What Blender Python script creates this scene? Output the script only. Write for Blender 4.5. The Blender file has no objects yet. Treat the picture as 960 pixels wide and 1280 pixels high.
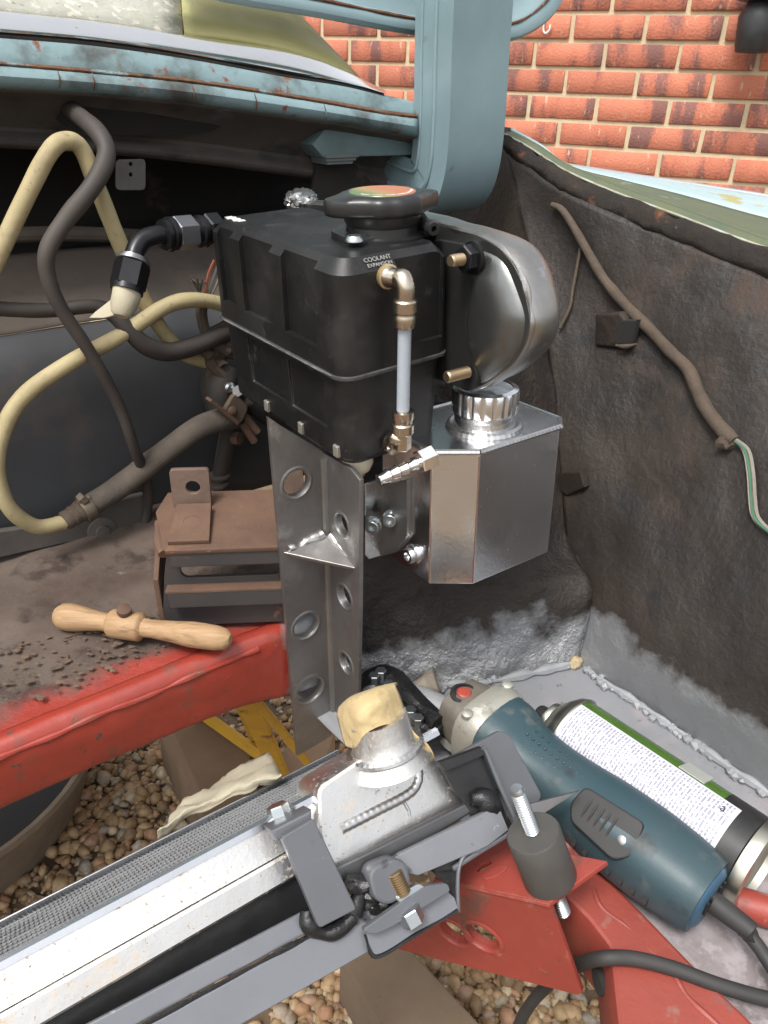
import bpy, bmesh, math, random
from mathutils import Vector as V, Matrix, noise
from mathutils.bvhtree import BVHTree
random.seed(7)
R_ = math.radians
S = bpy.context.scene
COL = S.collection

# ------------------------------------------------------------------ camera
PITCH, ROLL, FPX = R_(27.9), R_(2.67), 960.0
CAMP = V((0, 0, 1.0))
FW = V((0, math.cos(PITCH), -math.sin(PITCH)))
_r = V((1, 0, 0)); _d = -V((0, math.sin(PITCH), math.cos(PITCH)))
RT = _r * math.cos(ROLL) - _d * math.sin(ROLL)
DN = _d * math.cos(ROLL) + _r * math.sin(ROLL)
cd = bpy.data.cameras.new('camera'); cam = bpy.data.objects.new('camera', cd); COL.objects.link(cam)
cd.sensor_fit = 'VERTICAL'; cd.sensor_height = 36.0; cd.lens = 36.0 * FPX / 1280.0
cd.clip_start = 0.02; cd.clip_end = 2000
up = -DN; bk = -FW
cam.matrix_world = Matrix(((RT.x, up.x, bk.x, 0), (RT.y, up.y, bk.y, 0), (RT.z, up.z, bk.z, 1.0), (0, 0, 0, 1)))
S.camera = cam

# ------------------------------------------------------------------ sky, sun, exposure (bright overcast)
SUN_EL, SUN_AZ = R_(60), R_(-150)      # azimuth measured from +Y towards +X
wd = bpy.data.worlds.new('World'); S.world = wd; wd.use_nodes = True
nt = wd.node_tree; bg = nt.nodes['Background']
sky = nt.nodes.new('ShaderNodeTexSky'); sky.sky_type = 'NISHITA'; sky.sun_disc = False
sky.sun_elevation = SUN_EL; sky.sun_rotation = SUN_AZ; sky.dust_density = 4.0; sky.air_density = 1.0
hs = nt.nodes.new('ShaderNodeHueSaturation'); hs.inputs['Saturation'].default_value = 0.18
nt.links.new(sky.outputs[0], hs.inputs['Color']); nt.links.new(hs.outputs[0], bg.inputs[0])
bg.inputs[1].default_value = 0.14
sd = bpy.data.lights.new('sun', 'SUN'); sun = bpy.data.objects.new('sun', sd); COL.objects.link(sun)
sd.energy = 1.5; sd.angle = R_(16); sd.color = (1, 0.96, 0.9)
sdir = V((math.sin(SUN_AZ) * math.cos(SUN_EL), math.cos(SUN_AZ) * math.cos(SUN_EL), math.sin(SUN_EL)))
sun.rotation_euler = sdir.to_track_quat('Z', 'Y').to_euler(); sun.location = (0, 0, 4)
vs = S.view_settings; vs.view_transform = 'Standard'; vs.look = 'None'; vs.gamma = 1.0
vs.exposure = 1.05

# ------------------------------------------------------------------ frames
def ray(px, py): return FW + RT * ((px - 480) / FPX) + DN * ((py - 640) / FPX)
def P(px, py, d): return CAMP + ray(px, py) * d
def rot3(a, b, c):
    return Matrix.Rotation(R_(a), 3, 'Z') @ Matrix.Rotation(R_(b), 3, 'X') @ Matrix.Rotation(R_(c), 3, 'Y')
CM = rot3(37.3, 0, -2.5)               # the car's own axes: u across, v along, w up
U, Vv, W = CM.col[0].copy(), CM.col[1].copy(), CM.col[2].copy()
CMT = CM.transposed()
def C(u, v, w): return U * u + Vv * v + W * w
def tocar(p): return CMT @ p
def hitp(px, py, p0, n):
    r = ray(px, py); return CAMP + r * ((p0 - CAMP).dot(n) / r.dot(n))
def H(px, py, ax, val):
    n = (U, Vv, W)[ax]; return hitp(px, py, n * val, n)
def HZ(px, py, z): return hitp(px, py, V((0, 0, z)), V((0, 0, 1)))

# ------------------------------------------------------------------ materials
MATS = {}
def mat(name, c1, c2=None, sc=25, rough=.5, metal=0., bump=0., bsc=150, spots=(), masks=(), r2=None, stretch=None, coat=0., det=6, trans=0., spec=None, bdist=.002):
    if name in MATS: return MATS[name]
    m = bpy.data.materials.new(name); m.use_nodes = True; t = m.node_tree; N = t.nodes; L = t.links
    b = N['Principled BSDF']; tc = N.new('ShaderNodeTexCoord'); co = tc.outputs['Object']
    if stretch:
        mp = N.new('ShaderNodeMapping'); mp.inputs['Scale'].default_value = stretch; L.new(co, mp.inputs[0]); cs = mp.outputs[0]
    else: cs = co
    def nz(scale, src, d=det, rg=.6):
        n = N.new('ShaderNodeTexNoise'); n.inputs['Scale'].default_value = scale; n.inputs['Detail'].default_value = d
        n.inputs['Roughness'].default_value = rg; L.new(src, n.inputs['Vector']); return n.outputs[0]
    def mr(src, a, c, lo=0., hi=1.):
        n = N.new('ShaderNodeMapRange'); n.inputs[1].default_value = a; n.inputs[2].default_value = c
        n.inputs[3].default_value = lo; n.inputs[4].default_value = hi; L.new(src, n.inputs[0]); return n.outputs[0]
    def mix(f, a, c):
        n = N.new('ShaderNodeMix'); n.data_type = 'RGBA'; L.new(f, n.inputs['Factor'])
        for s, x in ((n.inputs['A'], a), (n.inputs['B'], c)):
            if isinstance(x, tuple): s.default_value = (*x, 1)
            else: L.new(x, s)
        return n.outputs['Result']
    def mixf(f, a, c):
        n = N.new('ShaderNodeMix'); L.new(f, n.inputs['Factor'])
        for s, x in ((n.inputs['A'], a), (n.inputs['B'], c)):
            if isinstance(x, (int, float)): s.default_value = x
            else: L.new(x, s)
        return n.outputs['Result']
    c2 = c2 or tuple(x * .75 for x in c1)
    n1 = nz(sc, cs); f1 = mr(n1, .3, .7)
    col = mix(f1, c1, c2); ro = mixf(f1, rough, r2 if r2 is not None else min(1, rough * 1.25)); me = metal
    for s in spots:                    # (colour, scale, lo, hi, rough, metal)
        f = mr(nz(s[1], cs), s[2], s[3]); col = mix(f, col, s[0]); ro = mixf(f, ro, s[4] if len(s) > 4 else rough)
        if len(s) > 5: me = mixf(f, me, s[5])
    if masks:
        at = N.new('ShaderNodeAttribute'); at.attribute_name = 'cc'
        sp = N.new('ShaderNodeSeparateXYZ'); L.new(at.outputs['Vector'], sp.inputs[0])
        for s in masks:                # (axis, full-at, none-at, noise amp, noise scale, colour, rough, metal)
            n = nz(s[4], co); a = N.new('ShaderNodeMath'); a.operation = 'MULTIPLY_ADD'
            L.new(n, a.inputs[0]); a.inputs[1].default_value = s[3]; 
            q = N.new('ShaderNodeMath'); q.operation = 'ADD'; L.new(sp.outputs[s[0]], q.inputs[0]); q.inputs[1].default_value = -s[3] * .5
            L.new(q.outputs[0], a.inputs[2])
            f = mr(a.outputs[0], s[2], s[1]); 
            if len(s) > 8: 
                g = mr(nz(s[8], co), .38, .5); k = N.new('ShaderNodeMath'); k.operation = 'MULTIPLY'; L.new(f, k.inputs[0]); L.new(g, k.inputs[1]); f = k.outputs[0]
            col = mix(f, col, s[5]); ro = mixf(f, ro, s[6]); me = mixf(f, me, s[7])
    L.new(col, b.inputs['Base Color']); L.new(ro, b.inputs['Roughness'])
    if isinstance(me, (int, float)): b.inputs['Metallic'].default_value = me
    else: L.new(me, b.inputs['Metallic'])
    if bump:
        bp = N.new('ShaderNodeBump'); bp.inputs['Strength'].default_value = bump; bp.inputs['Distance'].default_value = bdist
        L.new(nz(bsc, cs, 8, .65), bp.inputs['Height']); L.new(bp.outputs[0], b.inputs['Normal'])
    if coat: b.inputs['Coat Weight'].default_value = coat; b.inputs['Coat Roughness'].default_value = .15
    if trans: b.inputs['Transmission Weight'].default_value = trans
    if spec is not None: b.inputs['Specular IOR Level'].default_value = spec
    MATS[name] = m; return m

RUST = (.16, .06, .03); DIRT = (.07, .052, .04)
m_blue = mat('blue_paint', (.19, .27, .295), (.15, .22, .238), 14, .38, bump=.08, bsc=60, spots=[((.10, .11, .10), 35, .66, .75, .7), ((.17, .09, .05), 90, .72, .78, .8)])
m_blue2 = mat('blue_paint_rusted', (.19, .275, .295), (.125, .19, .20), 20, .45, bump=.3, bsc=120, spots=[((.05, .05, .045), 20, .48, .68, .8), (RUST, 55, .59, .66, .9), ((.33, .42, .42), 140, .68, .74, .5)])
m_rust = mat('rust_seam', (.15, .07, .035), (.07, .035, .02), 160, .9, bump=.8, bsc=300, spots=[((.15, .21, .22), 34, .52, .60, .5), ((.03, .025, .02), 50, .6, .68, .9)])
m_under = mat('dark_underseal', (.014, .0135, .0135), (.030, .026, .022), 12, .75, spec=.3, bump=.5, bsc=120, spots=[((.09, .06, .045), 22, .6, .78, .9)])
m_bulk = mat('charcoal_panel', (.040, .043, .048), (.03, .031, .034), 8, .62, bump=.12, bsc=90, spots=[((.12, .11, .10), 300, .72, .76, .8), ((.075, .06, .05), 9, .56, .75, .8)])
m_shelf = mat('dusty_shelf', (.10, .078, .062), (.055, .045, .038), 10, .9, bump=.35, bsc=140, spots=[((.03, .028, .027), 16, .58, .72, .9)])
RED = (.36, .035, .018)
m_red = mat('red_oxide_paint', (.34, .042, .024), (.28, .032, .02), 18, .30, bump=.25, bsc=55, coat=.3, spots=[((.05, .03, .025), 70, .70, .76, .8)])
m_redrail = mat('red_rail_paint', (.28, .036, .022), (.22, .028, .018), 18, .30, bump=.4, bsc=45, coat=.3, spots=[((.13, .045, .03), 40, .56, .68, .6), ((.055, .036, .028), 110, .64, .70, .8), ((.40, .14, .10), 80, .68, .78, .4)], masks=[(0, .285, .272, .02, 40, (.22, .23, .24), .45, 0.)])
m_redmatt = mat('red_primer', (.27, .045, .032), (.22, .038, .027), 25, .42, bump=.15, bsc=160, spots=[((.40, .14, .10), 70, .60, .74, .55), ((.12, .045, .035), 34, .58, .70, .6), ((.05, .035, .03), 200, .68, .72, .7)])
m_redleg = mat('red_rail_worn', (.25, .047, .033), (.20, .038, .027), 22, .45, bump=.4, bsc=60, spots=[((.09, .07, .065), 26, .62, .68, .85), ((.2, .1, .08), 50, .6, .7, .8)])
m_floor = mat('rusty_floor', (.10, .075, .06), (.055, .036, .027), 16, .85, bump=.7, bsc=90, spots=[((.035, .022, .017), 30, .55, .66, .9), ((.16, .13, .11), 45, .68, .78, .9)],
              masks=[(1, .476, .498, .075, 20, (.24, .030, .02), .45, 0.)])
m_silver = mat('silver_seam_paint', (.25, .26, .275), (.19, .195, .205), 14, .45, bump=.25, bsc=120, spots=[((.12, .11, .10), 60, .64, .72, .7), ((.25, .15, .06), 24, .72, .8, .8)])
m_floorR = mat('silver_floor', (.20, .205, .22), (.16, .165, .175), 12, .42, bump=.25, bsc=140,
               spots=[((.10, .085, .08), 130, .63, .69, .85), ((.24, .21, .22), 20, .55, .7, .6)],
               masks=[(1, .13, .20, .12, 35, (.28, .25, .26), .6, 0.), (1, .06, .16, .2, 50, (.14, .12, .115), .85, 0., 90)])
def arch_mat(name, hi, bp_=.55, bs_=45):
    return mat(name, (.017, .0145, .013), (.034, .026, .021), 9, .42, bump=bp_, bsc=bs_, bdist=.006, spec=.4, spots=[((.06, .036, .026), 12, .57, .74, .8), ((.016, .015, .015), 20, .58, .68, .6)],
               masks=hi)
m_arch = arch_mat('arch_underseal', [(2, .535, .556, .11, 20, (.28, .285, .295), .27, .7)], .7, 110)
m_wingin = arch_mat('wing_underseal', [(2, .534, .556, .10, 18, (.27, .275, .285), .28, .65)], .32, 130)
m_olive = mat('olive_lichen_paint', (.19, .20, .075), (.12, .16, .085), 22, .6, bump=.3, bsc=150, spots=[((.24, .36, .39), 14, .6, .66, .4)])
m_green = mat('wing_edge_green', (.06, .085, .055), (.10, .105, .05), 30, .5, bump=.3, bsc=120, spots=[((.2, .28, .27), 25, .62, .72, .4)])
m_wingtop = mat('wing_top_blue', (.34, .45, .47), (.28, .39, .41), 10, .4, bump=.1, bsc=80, spots=[((.30, .27, .12), 17, .56, .6, .75)])
m_gutter = mat('rusted_gutter', (.014, .012, .011), (.032, .025, .02), 40, .75, bump=1., bsc=120, spots=[((.16, .14, .12), 70, .64, .72, .8), (RUST, 30, .62, .72, .9)], spec=.25)
m_chrome = mat('chrome', (.93, .93, .92), (.86, .86, .85), 30, .10, 1., bump=.03, bsc=40, spots=[((.3, .27, .25), 90, .70, .76, .5)])
m_glass = mat('dirty_glass', (.42, .42, .36), (.30, .30, .25), 60, .25, 0., bump=.3, bsc=200, spots=[((.55, .53, .45), 120, .55, .65, .8), ((.10, .10, .09), 160, .62, .7, .8)])
m_yellowpaint = mat('lichen_pillar', (.46, .42, .18), (.38, .36, .16), 20, .5, bump=.15, bsc=90, spots=[((.25, .26, .17), 14, .6, .72, .5)])
m_alu = mat('brushed_aluminium', (.70, .71, .73), (.60, .61, .63), 40, .2, 1., bump=.06, bsc=300, r2=.3)
m_alurough = mat('spotted_aluminium', (.78, .77, .75), (.68, .67, .65), 30, .33, 1., bump=.12, bsc=250, spots=[((.30, .21, .13), 360, .60, .68, .8, .2), ((.50, .42, .33), 45, .56, .72, .6, .5), ((.14, .09, .06), 140, .68, .72, .8, .1)])
m_polish = mat('polished_aluminium', (.86, .88, .91), (.78, .80, .84), 24, .14, 1., bump=.5, bsc=9, r2=.26, spots=[((.5, .5, .52), 500, .68, .74, .4, 1.)])
m_weld = mat('weld_bead', (.68, .68, .68), (.5, .49, .48), 120, .3, 1.)
m_steel = mat('mill_steel', (.36, .35, .345), (.17, .163, .158), 13, .34, .9, bump=.12, bsc=220, r2=.5, spots=[((.55, .55, .55), 25, .60, .74, .35, 1.), ((.13, .10, .085), 30, .62, .76, .6, .5)])
m_ground = mat('ground_steel', (.44, .43, .41), (.28, .27, .255), 22, .30, 1., bump=.25, bsc=90, r2=.42, spots=[((.62, .61, .59), 30, .58, .68, .25, 1.), ((.16, .13, .11), 45, .66, .76, .5, .6)])
m_darksteel = mat('smoked_steel', (.20, .205, .20), (.13, .135, .13), 18, .25, .9, bump=.1, bsc=60, r2=.4, spots=[((.35, .34, .32), 40, .66, .76, .35, 1.)])
m_black = mat('black_plastic', (.0065, .0065, .007), (.010, .010, .010), 40, .34, bump=.16, bsc=900, spots=[((.022, .021, .020), 16, .52, .75, .62), ((.07, .068, .064), 420, .67, .72, .7), ((.028, .026, .024), 60, .62, .75, .6)])
m_blackcap = mat('black_cap', (.012, .012, .012), (.02, .02, .02), 40, .3)
m_anod = mat('black_anodised', (.015, .015, .017), (.022, .022, .025), 40, .28, .6)
m_anodgrey = mat('worn_anodised', (.20, .20, .215), (.15, .15, .165), 40, .35, .8)
m_rubber = mat('black_rubber', (.018, .018, .018), (.03, .028, .026), 30, .6, bump=.1, bsc=200)
m_nickel = mat('nickel_brass', (.62, .54, .43), (.52, .45, .37), 60, .22, 1.)
m_brass = mat('thread_tape_brass', (.45, .32, .14), (.55, .45, .28), 90, .4, .7)
m_zinc = mat('zinc_bolt', (.55, .57, .58), (.45, .5, .52), 90, .3, 1., spots=[((.5, .42, .22), 60, .62, .72, .35, 1.)])
m_yzinc = mat('yellow_zinc', (.55, .43, .28), (.42, .33, .22), 90, .35, 1.)
m_tubeclr = mat('clear_tube', (.34, .38, .42), (.30, .34, .38), 30, .25)
m_cream = mat('cream_hose', (.37, .31, .17), (.30, .245, .13), 14, .6, bump=.25, bsc=120, spots=[((.20, .14, .08), 160, .60, .76, .8), ((.17, .12, .065), 17, .52, .74, .7)])
m_brownhose = mat('dusty_hose', (.095, .075, .058), (.06, .05, .042), 30, .85, bump=.5, bsc=350)
m_blackhose = mat('black_hose', (.025, .022, .021), (.055, .043, .035), 16, .6, bump=.1, bsc=120)
m_loom = mat('taped_loom', (.085, .062, .043), (.055, .04, .03), 40, .85, bump=.6, bsc=200)
m_tape = mat('masking_tape', (.47, .37, .20), (.38, .28, .14), 30, .8, bump=.6, bsc=70, spots=[((.36, .19, .07), 26, .56, .70, .8), ((.2, .13, .07), 90, .64, .72, .8)])
m_tapepale = mat('masking_paper', (.38, .34, .25), (.30, .27, .195), 20, .75, bump=.3, bsc=60)
m_primer = mat('grey_primer', (.10, .104, .115), (.082, .086, .095), 20, .34, bump=.12, bsc=24, spots=[((.018, .018, .02), 28, .66, .71, .3), ((.22, .22, .23), 160, .70, .74, .4)])
m_frame = mat('wet_grey_paint', (.125, .13, .145), (.165, .17, .185), 12, .2, bump=.25, bsc=16, coat=.3, spots=[((.02, .02, .022), 26, .58, .64, .3), ((.33, .34, .36), 70, .66, .72, .4)])
m_blackpaint = mat('gloss_black_paint', (.009, .009, .010), (.018, .018, .018), 30, .34, bump=.3, bsc=60)
m_tar = mat('black_weld_paint', (.008, .008, .009), (.014, .014, .015), 60, .25, bump=.6, bsc=120)
m_core = None
m_wood = mat('turned_wood', (.35, .225, .12), (.27, .165, .08), 3, .6, bump=.3, bsc=6, stretch=(9, 110, 110), spots=[((.17, .10, .055), 2.2, .55, .72, .7), ((.07, .045, .03), 1.2, .62, .74, .8)])
m_plank = mat('plank', (.19, .125, .075), (.14, .09, .055), 12, .85, bump=.3, bsc=60, spots=[((.06, .045, .03), 18, .6, .72, .9)])
m_yellow = mat('yellow_paint', (.55, .32, .03), (.42, .23, .03), 20, .5, spots=[(RUST, 30, .6, .7, .9)])
m_rustblock = mat('rusty_steel', (.115, .062, .038), (.075, .042, .028), 30, .75, bump=.4, bsc=160, spots=[((.24, .10, .045), 22, .6, .72, .85), ((.28, .24, .22), 200, .70, .74, .5)])
m_rustdark = mat('dark_steel', (.045, .045, .047), (.06, .05, .045), 20, .5, .3, bump=.15, bsc=200, spots=[((.16, .07, .04), 40, .64, .7, .8, 0.)])
m_grind = mat('teal_plastic', (.022, .052, .066), (.036, .060, .068), 10, .42, bump=.10, bsc=300, spots=[((.11, .115, .105), 40, .60, .78, .65), ((.02, .022, .022), 25, .6, .7, .5)])
m_grindblue = mat('blue_plastic', (.02, .07, .13), (.03, .075, .12), 20, .4)
m_grindblk = mat('dark_grip', (.010, .011, .012), (.016, .016, .016), 30, .5)
m_gear = mat('gear_housing', (.42, .41, .36), (.33, .32, .28), 25, .4, .5, bump=.2, bsc=120, spots=[((.08, .065, .05), 40, .6, .7, .7, .1)])
m_redbtn = mat('red_button', (.30, .045, .03), (.18, .035, .025), 40, .5)
m_cang = mat('can_green', (.10, .22, .03), (.05, .12, .02), 9, .22, .3, coat=.4)
m_canb = mat('can_black', (.012, .012, .012), (.03, .03, .03), 40, .35)
m_cans = mat('can_tin', (.55, .54, .46), (.48, .47, .4), 40, .3, 1.)
m_concrete = mat('tub_rim', (.17, .125, .085), (.12, .09, .06), 25, .9, bump=.4, bsc=100)
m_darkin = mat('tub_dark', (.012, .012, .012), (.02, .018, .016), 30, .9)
m_soil = mat('soil', (.17, .12, .072), (.09, .064, .042), 14, .95, bump=.8, bsc=120, spots=[((.17, .12, .075), 30, .58, .7, .95)])

# label with rows of tiny print (too small to read)
def label_mat():
    m = bpy.data.materials.new('can_label'); m.use_nodes = True; N = m.node_tree.nodes; L = m.node_tree.links
    b = N['Principled BSDF']; uv = N.new('ShaderNodeUVMap'); sp = N.new('ShaderNodeSeparateXYZ'); L.new(uv.outputs[0], sp.inputs[0])
    mp = N.new('ShaderNodeMapping'); mp.inputs['Scale'].default_value = (52, 150, 1); L.new(uv.outputs[0], mp.inputs[0])
    def mth(op, a, c=None, d=None):
        n = N.new('ShaderNodeMath'); n.operation = op
        for i, x in enumerate((a, c, d)):
            if x is None: continue
            if isinstance(x, (int, float)): n.inputs[i].default_value = x
            else: L.new(x, n.inputs[i])
        return n.outputs[0]
    fx = mth('FRACT', mth('MULTIPLY', sp.outputs[0], 52.)); row = mth('LESS_THAN', mth('ABSOLUTE', mth('SUBTRACT', fx, .5)), .27)
    wn = N.new('ShaderNodeTexWhiteNoise'); wn.noise_dimensions = '2D'
    fl = N.new('ShaderNodeVectorMath'); fl.operation = 'FLOOR'; L.new(mp.outputs[0], fl.inputs[0]); L.new(fl.outputs[0], wn.inputs[0])
    ink = mth('MULTIPLY', row, mth('GREATER_THAN', wn.outputs[0], .3))
    e = mth('MULTIPLY', mth('LESS_THAN', mth('ABSOLUTE', mth('SUBTRACT', sp.outputs[0], .5)), .475), mth('LESS_THAN', mth('ABSOLUTE', mth('SUBTRACT', sp.outputs[1], .5)), .48))
    ink = mth('MULTIPLY', ink, e)
    mx = N.new('ShaderNodeMix'); mx.data_type = 'RGBA'; L.new(ink, mx.inputs['Factor'])
    mx.inputs['A'].default_value = (.50, .49, .55, 1); mx.inputs['B'].default_value = (.22, .22, .27, 1)
    L.new(mx.outputs['Result'], b.inputs['Base Color']); b.inputs['Roughness'].default_value = .4
    return m
m_label = label_mat()

def core_mat():
    m = bpy.data.materials.new('radiator_fins'); m.use_nodes = True; N = m.node_tree.nodes; L = m.node_tree.links
    b = N['Principled BSDF']; b.inputs['Base Color'].default_value = (.34, .35, .36, 1); b.inputs['Metallic'].default_value = .5; b.inputs['Roughness'].default_value = .5
    return m
m_core = core_mat()

# ------------------------------------------------------------------ mesh tools
ORG = {}
def tag(o, label=None, cat=None, group=None, kind=None):
    if label: o['label'] = label
    if cat: o['category'] = cat
    if group: o['group'] = group
    if kind: o['kind'] = kind
    return o
def thing(name, label, cat, org, group=None):
    o = bpy.data.objects.new(name, None); COL.objects.link(o); o.location = org; o.empty_display_size = .02
    ORG[o.name] = V(org); return tag(o, label, cat, group)
def J(*vf):
    vs_, fs = [], []
    for v, f in vf:
        k = len(vs_); vs_ += list(v); fs += [tuple(i + k for i in q) for q in f]
    return vs_, fs
def mk(name, vf, m, parent=None, smooth=True, ang=35, bevel=0, seg=2, solid=0, sub=0, solid_off=0):
    v, f = vf
    v = [V(p) for p in v]
    if parent is not None: off = ORG[parent.name]
    else:
        off = sum(v, V((0, 0, 0))) / len(v); off.z = min(p.z for p in v)
    me = bpy.data.meshes.new(name); me.from_pydata([p - off for p in v], [], f)
    bm = bmesh.new(); bm.from_mesh(me); bmesh.ops.recalc_face_normals(bm, faces=bm.faces); bm.to_mesh(me); bm.free()
    a = me.attributes.new('cc', 'FLOAT_VECTOR', 'POINT')
    for i, p in enumerate(v): a.data[i].vector = tocar(p)
    me.materials.append(m)
    if smooth:
        for p in me.polygons: p.use_smooth = True
        me.set_sharp_from_angle(angle=R_(ang))
    o = bpy.data.objects.new(name, me); COL.objects.link(o)
    if parent is not None: o.parent = parent
    else: o.location = off
    ORG[o.name] = off
    if solid: 
        s = o.modifiers.new('solid', 'SOLIDIFY'); s.thickness = solid; s.offset = solid_off
    if bevel:
        b = o.modifiers.new('bevel', 'BEVEL'); b.width = bevel; b.segments = seg; b.limit_method = 'ANGLE'; b.angle_limit = R_(35)
    if sub:
        s = o.modifiers.new('sub', 'SUBSURF'); s.levels = sub; s.render_levels = sub
    return o
def crom(pts, res):
    n = len(pts); out = []
    for i in range(n - 1):
        p0 = pts[max(i - 1, 0)]; p1 = pts[i]; p2 = pts[i + 1]; p3 = pts[min(i + 2, n - 1)]
        if i == 0: p0 = p1 * 2 - p2 if not isinstance(p1, (int, float)) else 2 * p1 - p2
        if i == n - 2: p3 = p2 * 2 - p1 if not isinstance(p1, (int, float)) else 2 * p2 - p1
        for k in range(res):
            t = k / res
            out.append(((p1 * 2) + (p2 - p0) * t + (p0 * 2 - p1 * 5 + p2 * 4 - p3) * t * t + (p1 * 3 - p0 - p2 * 3 + p3) * t ** 3) * .5)
    out.append(pts[-1]); return out
def tube(pts, r, n=12, res=6, caps=True, wob=0., smooth=True, prof=None, upv=None):
    pts = [V(p) for p in pts]
    rs = r if isinstance(r, (list, tuple)) else [r] * len(pts)
    rs = [float(x) for x in rs]
    if smooth and len(pts) > 2: P_, R = crom(pts, res), crom(rs, res)
    else: P_, R = pts, rs
    v, f = [], []; nrm = None
    for i, p in enumerate(P_):
        t = (P_[min(i + 1, len(P_) - 1)] - P_[max(i - 1, 0)]).normalized()
        if nrm is None:
            ref = upv or (V((0, 0, 1)) if abs(t.z) < .9 else V((1, 0, 0))); nrm = (ref - t * ref.dot(t)).normalized()
        else:
            ref = upv or nrm; nrm = (ref - t * ref.dot(t)).normalized()
        b = t.cross(nrm); rr = R[i] * (1 + wob * noise.noise(p * 60))
        if prof:
            for x, y in prof: v.append(p + b * x * rr + nrm * y * rr)
        else:
            for k in range(n):
                a = 2 * math.pi * k / n; v.append(p + (b * math.cos(a) + nrm * math.sin(a)) * rr)
    n = len(prof) if prof else n
    for i in range(len(P_) - 1):
        for k in range(n):
            f.append((i * n + k, i * n + (k + 1) % n, (i + 1) * n + (k + 1) % n, (i + 1) * n + k))
    if caps: f.append(tuple(range(n - 1, -1, -1))); f.append(tuple(range(len(v) - n, len(v))))
    return v, f
def basis(ax, ref=None):
    ax = ax.normalized(); ref = ref or (V((0, 0, 1)) if abs(ax.z) < .9 else V((1, 0, 0)))
    x = (ref - ax * ref.dot(ax)).normalized(); return x, ax.cross(x), ax
def lathe(prof, org, ax, n=28, ref=None, fn=None):
    x, y, z = basis(ax, ref); v, f = [], []
    for r, h in prof:
        for k in range(n):
            a = 2 * math.pi * k / n; rr = r * (fn(a, r, h) if fn else 1); v.append(org + z * h + (x * math.cos(a) + y * math.sin(a)) * max(rr, 1e-5))
    for i in range(len(prof) - 1):
        for k in range(n): f.append((i * n + k, i * n + (k + 1) % n, (i + 1) * n + (k + 1) % n, (i + 1) * n + k))
    f.append(tuple(range(n - 1, -1, -1))); f.append(tuple(range(len(v) - n, len(v))))
    return v, f
def cyl(a, b, r, n=24, ch=.0):
    L = (b - a).length
    pr = [(r, 0), (r, L)] if not ch else [(r - ch, 0), (r, ch), (r, L - ch), (r - ch, L)]
    return lathe(pr, a, b - a, n)
def hexn(a, b, r, ref=None):
    L = (b - a).length; c = r * .1
    return lathe([(r - c, 0), (r, c), (r, L - c), (r - c, L)], a, b - a, 6, ref)
def stud(a, b, r, pitch=.0018, n=16):
    L = (b - a).length; pr = [(r * .8, 0)]; h = 0; k = 0
    while h < L - pitch:
        pr += [(r * .78, h + pitch * .05), (r, h + pitch * .45), (r, h + pitch * .6)]; h += pitch
    pr.append((r * .8, L)); return lathe(pr, a, b - a, n)
def box(o, ax, ay, az, x, y, z):
    v = [o + ax * i + ay * j + az * k for i in x for j in y for k in z]
    return v, [(0, 1, 3, 2), (4, 6, 7, 5), (0, 4, 5, 1), (2, 3, 7, 6), (0, 2, 6, 4), (1, 5, 7, 3)]
def plate(pts, th, holes=(), bev=.0004, off=0., nrm=None):
    """flat polygon of 3D points given a thickness; holes are lists of 3D points"""
    o = pts[0]; n = V((0, 0, 0))
    for i in range(len(pts)):
        n += (pts[i] - o).cross(pts[(i + 1) % len(pts)] - o)
    n.normalize()
    if n.dot(CAMP - o) < 0: n = -n
    if nrm is not None: n = nrm
    ex = (pts[1] - o); ex = (ex - n * ex.dot(n)).normalized(); ey = n.cross(ex)
    cu = bpy.data.curves.new('tmp', 'CURVE'); cu.dimensions = '2D'; cu.fill_mode = 'BOTH'; cu.extrude = th / 2; cu.bevel_depth = bev; cu.bevel_resolution = 1
    for loop in [pts] + list(holes):
        s = cu.splines.new('POLY'); s.points.add(len(loop) - 1); s.use_cyclic_u = True
        for i, p in enumerate(loop): s.points[i].co = ((p - o).dot(ex), (p - o).dot(ey), 0, 1)
    ob = bpy.data.objects.new('tmp', cu); me = ob.to_mesh()
    v = [o + ex * q.co.x + ey * q.co.y + n * (q.co.z + off) for q in me.vertices]; f = [tuple(p.vertices) for p in me.polygons]
    ob.to_mesh_clear(); bpy.data.objects.remove(ob); bpy.data.curves.remove(cu)
    return v, f
def rounded(pts, r, n=5):
    """round the corners of a 3D polygon"""
    out = []
    for i, p in enumerate(pts):
        a, b = pts[i - 1], pts[(i + 1) % len(pts)]
        rr = r[i] if isinstance(r, (list, tuple)) else r
        if rr <= 0: out.append(p); continue
        la, lb = (a - p).length, (b - p).length; q = min(rr, la * .45, lb * .45)
        p0 = p + (a - p) / la * q; p2 = p + (b - p) / lb * q
        for k in range(n + 1):
            t = k / n; out.append(p0 * (1 - t) ** 2 + p * 2 * t * (1 - t) + p2 * t * t)
    return out
def circ(c, ex, ey, r, n=24): return [c + ex * math.cos(2 * math.pi * k / n) * r + ey * math.sin(2 * math.pi * k / n) * r for k in range(n)]
def patch(grid, ru=6, rv=6, dis=0., dsc=20, nrm=None):
    rows = [crom([V(p) for p in r], ru) for r in grid]; cols = [crom([r[i] for r in rows], rv) for i in range(len(rows[0]))]
    nu, nv = len(cols), len(cols[0]); v = [cols[i][j] for j in range(nv) for i in range(nu)]
    if dis: 
        v = [p + (nrm or V((0, 0, 1))) * dis * (noise.fractal(p * dsc, 1.0, 2.0, 4)) for p in v]
    f = [(j * nu + i, j * nu + i + 1, (j + 1) * nu + i + 1, (j + 1) * nu + i) for j in range(nv - 1) for i in range(nu - 1)]
    return v, f
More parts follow.
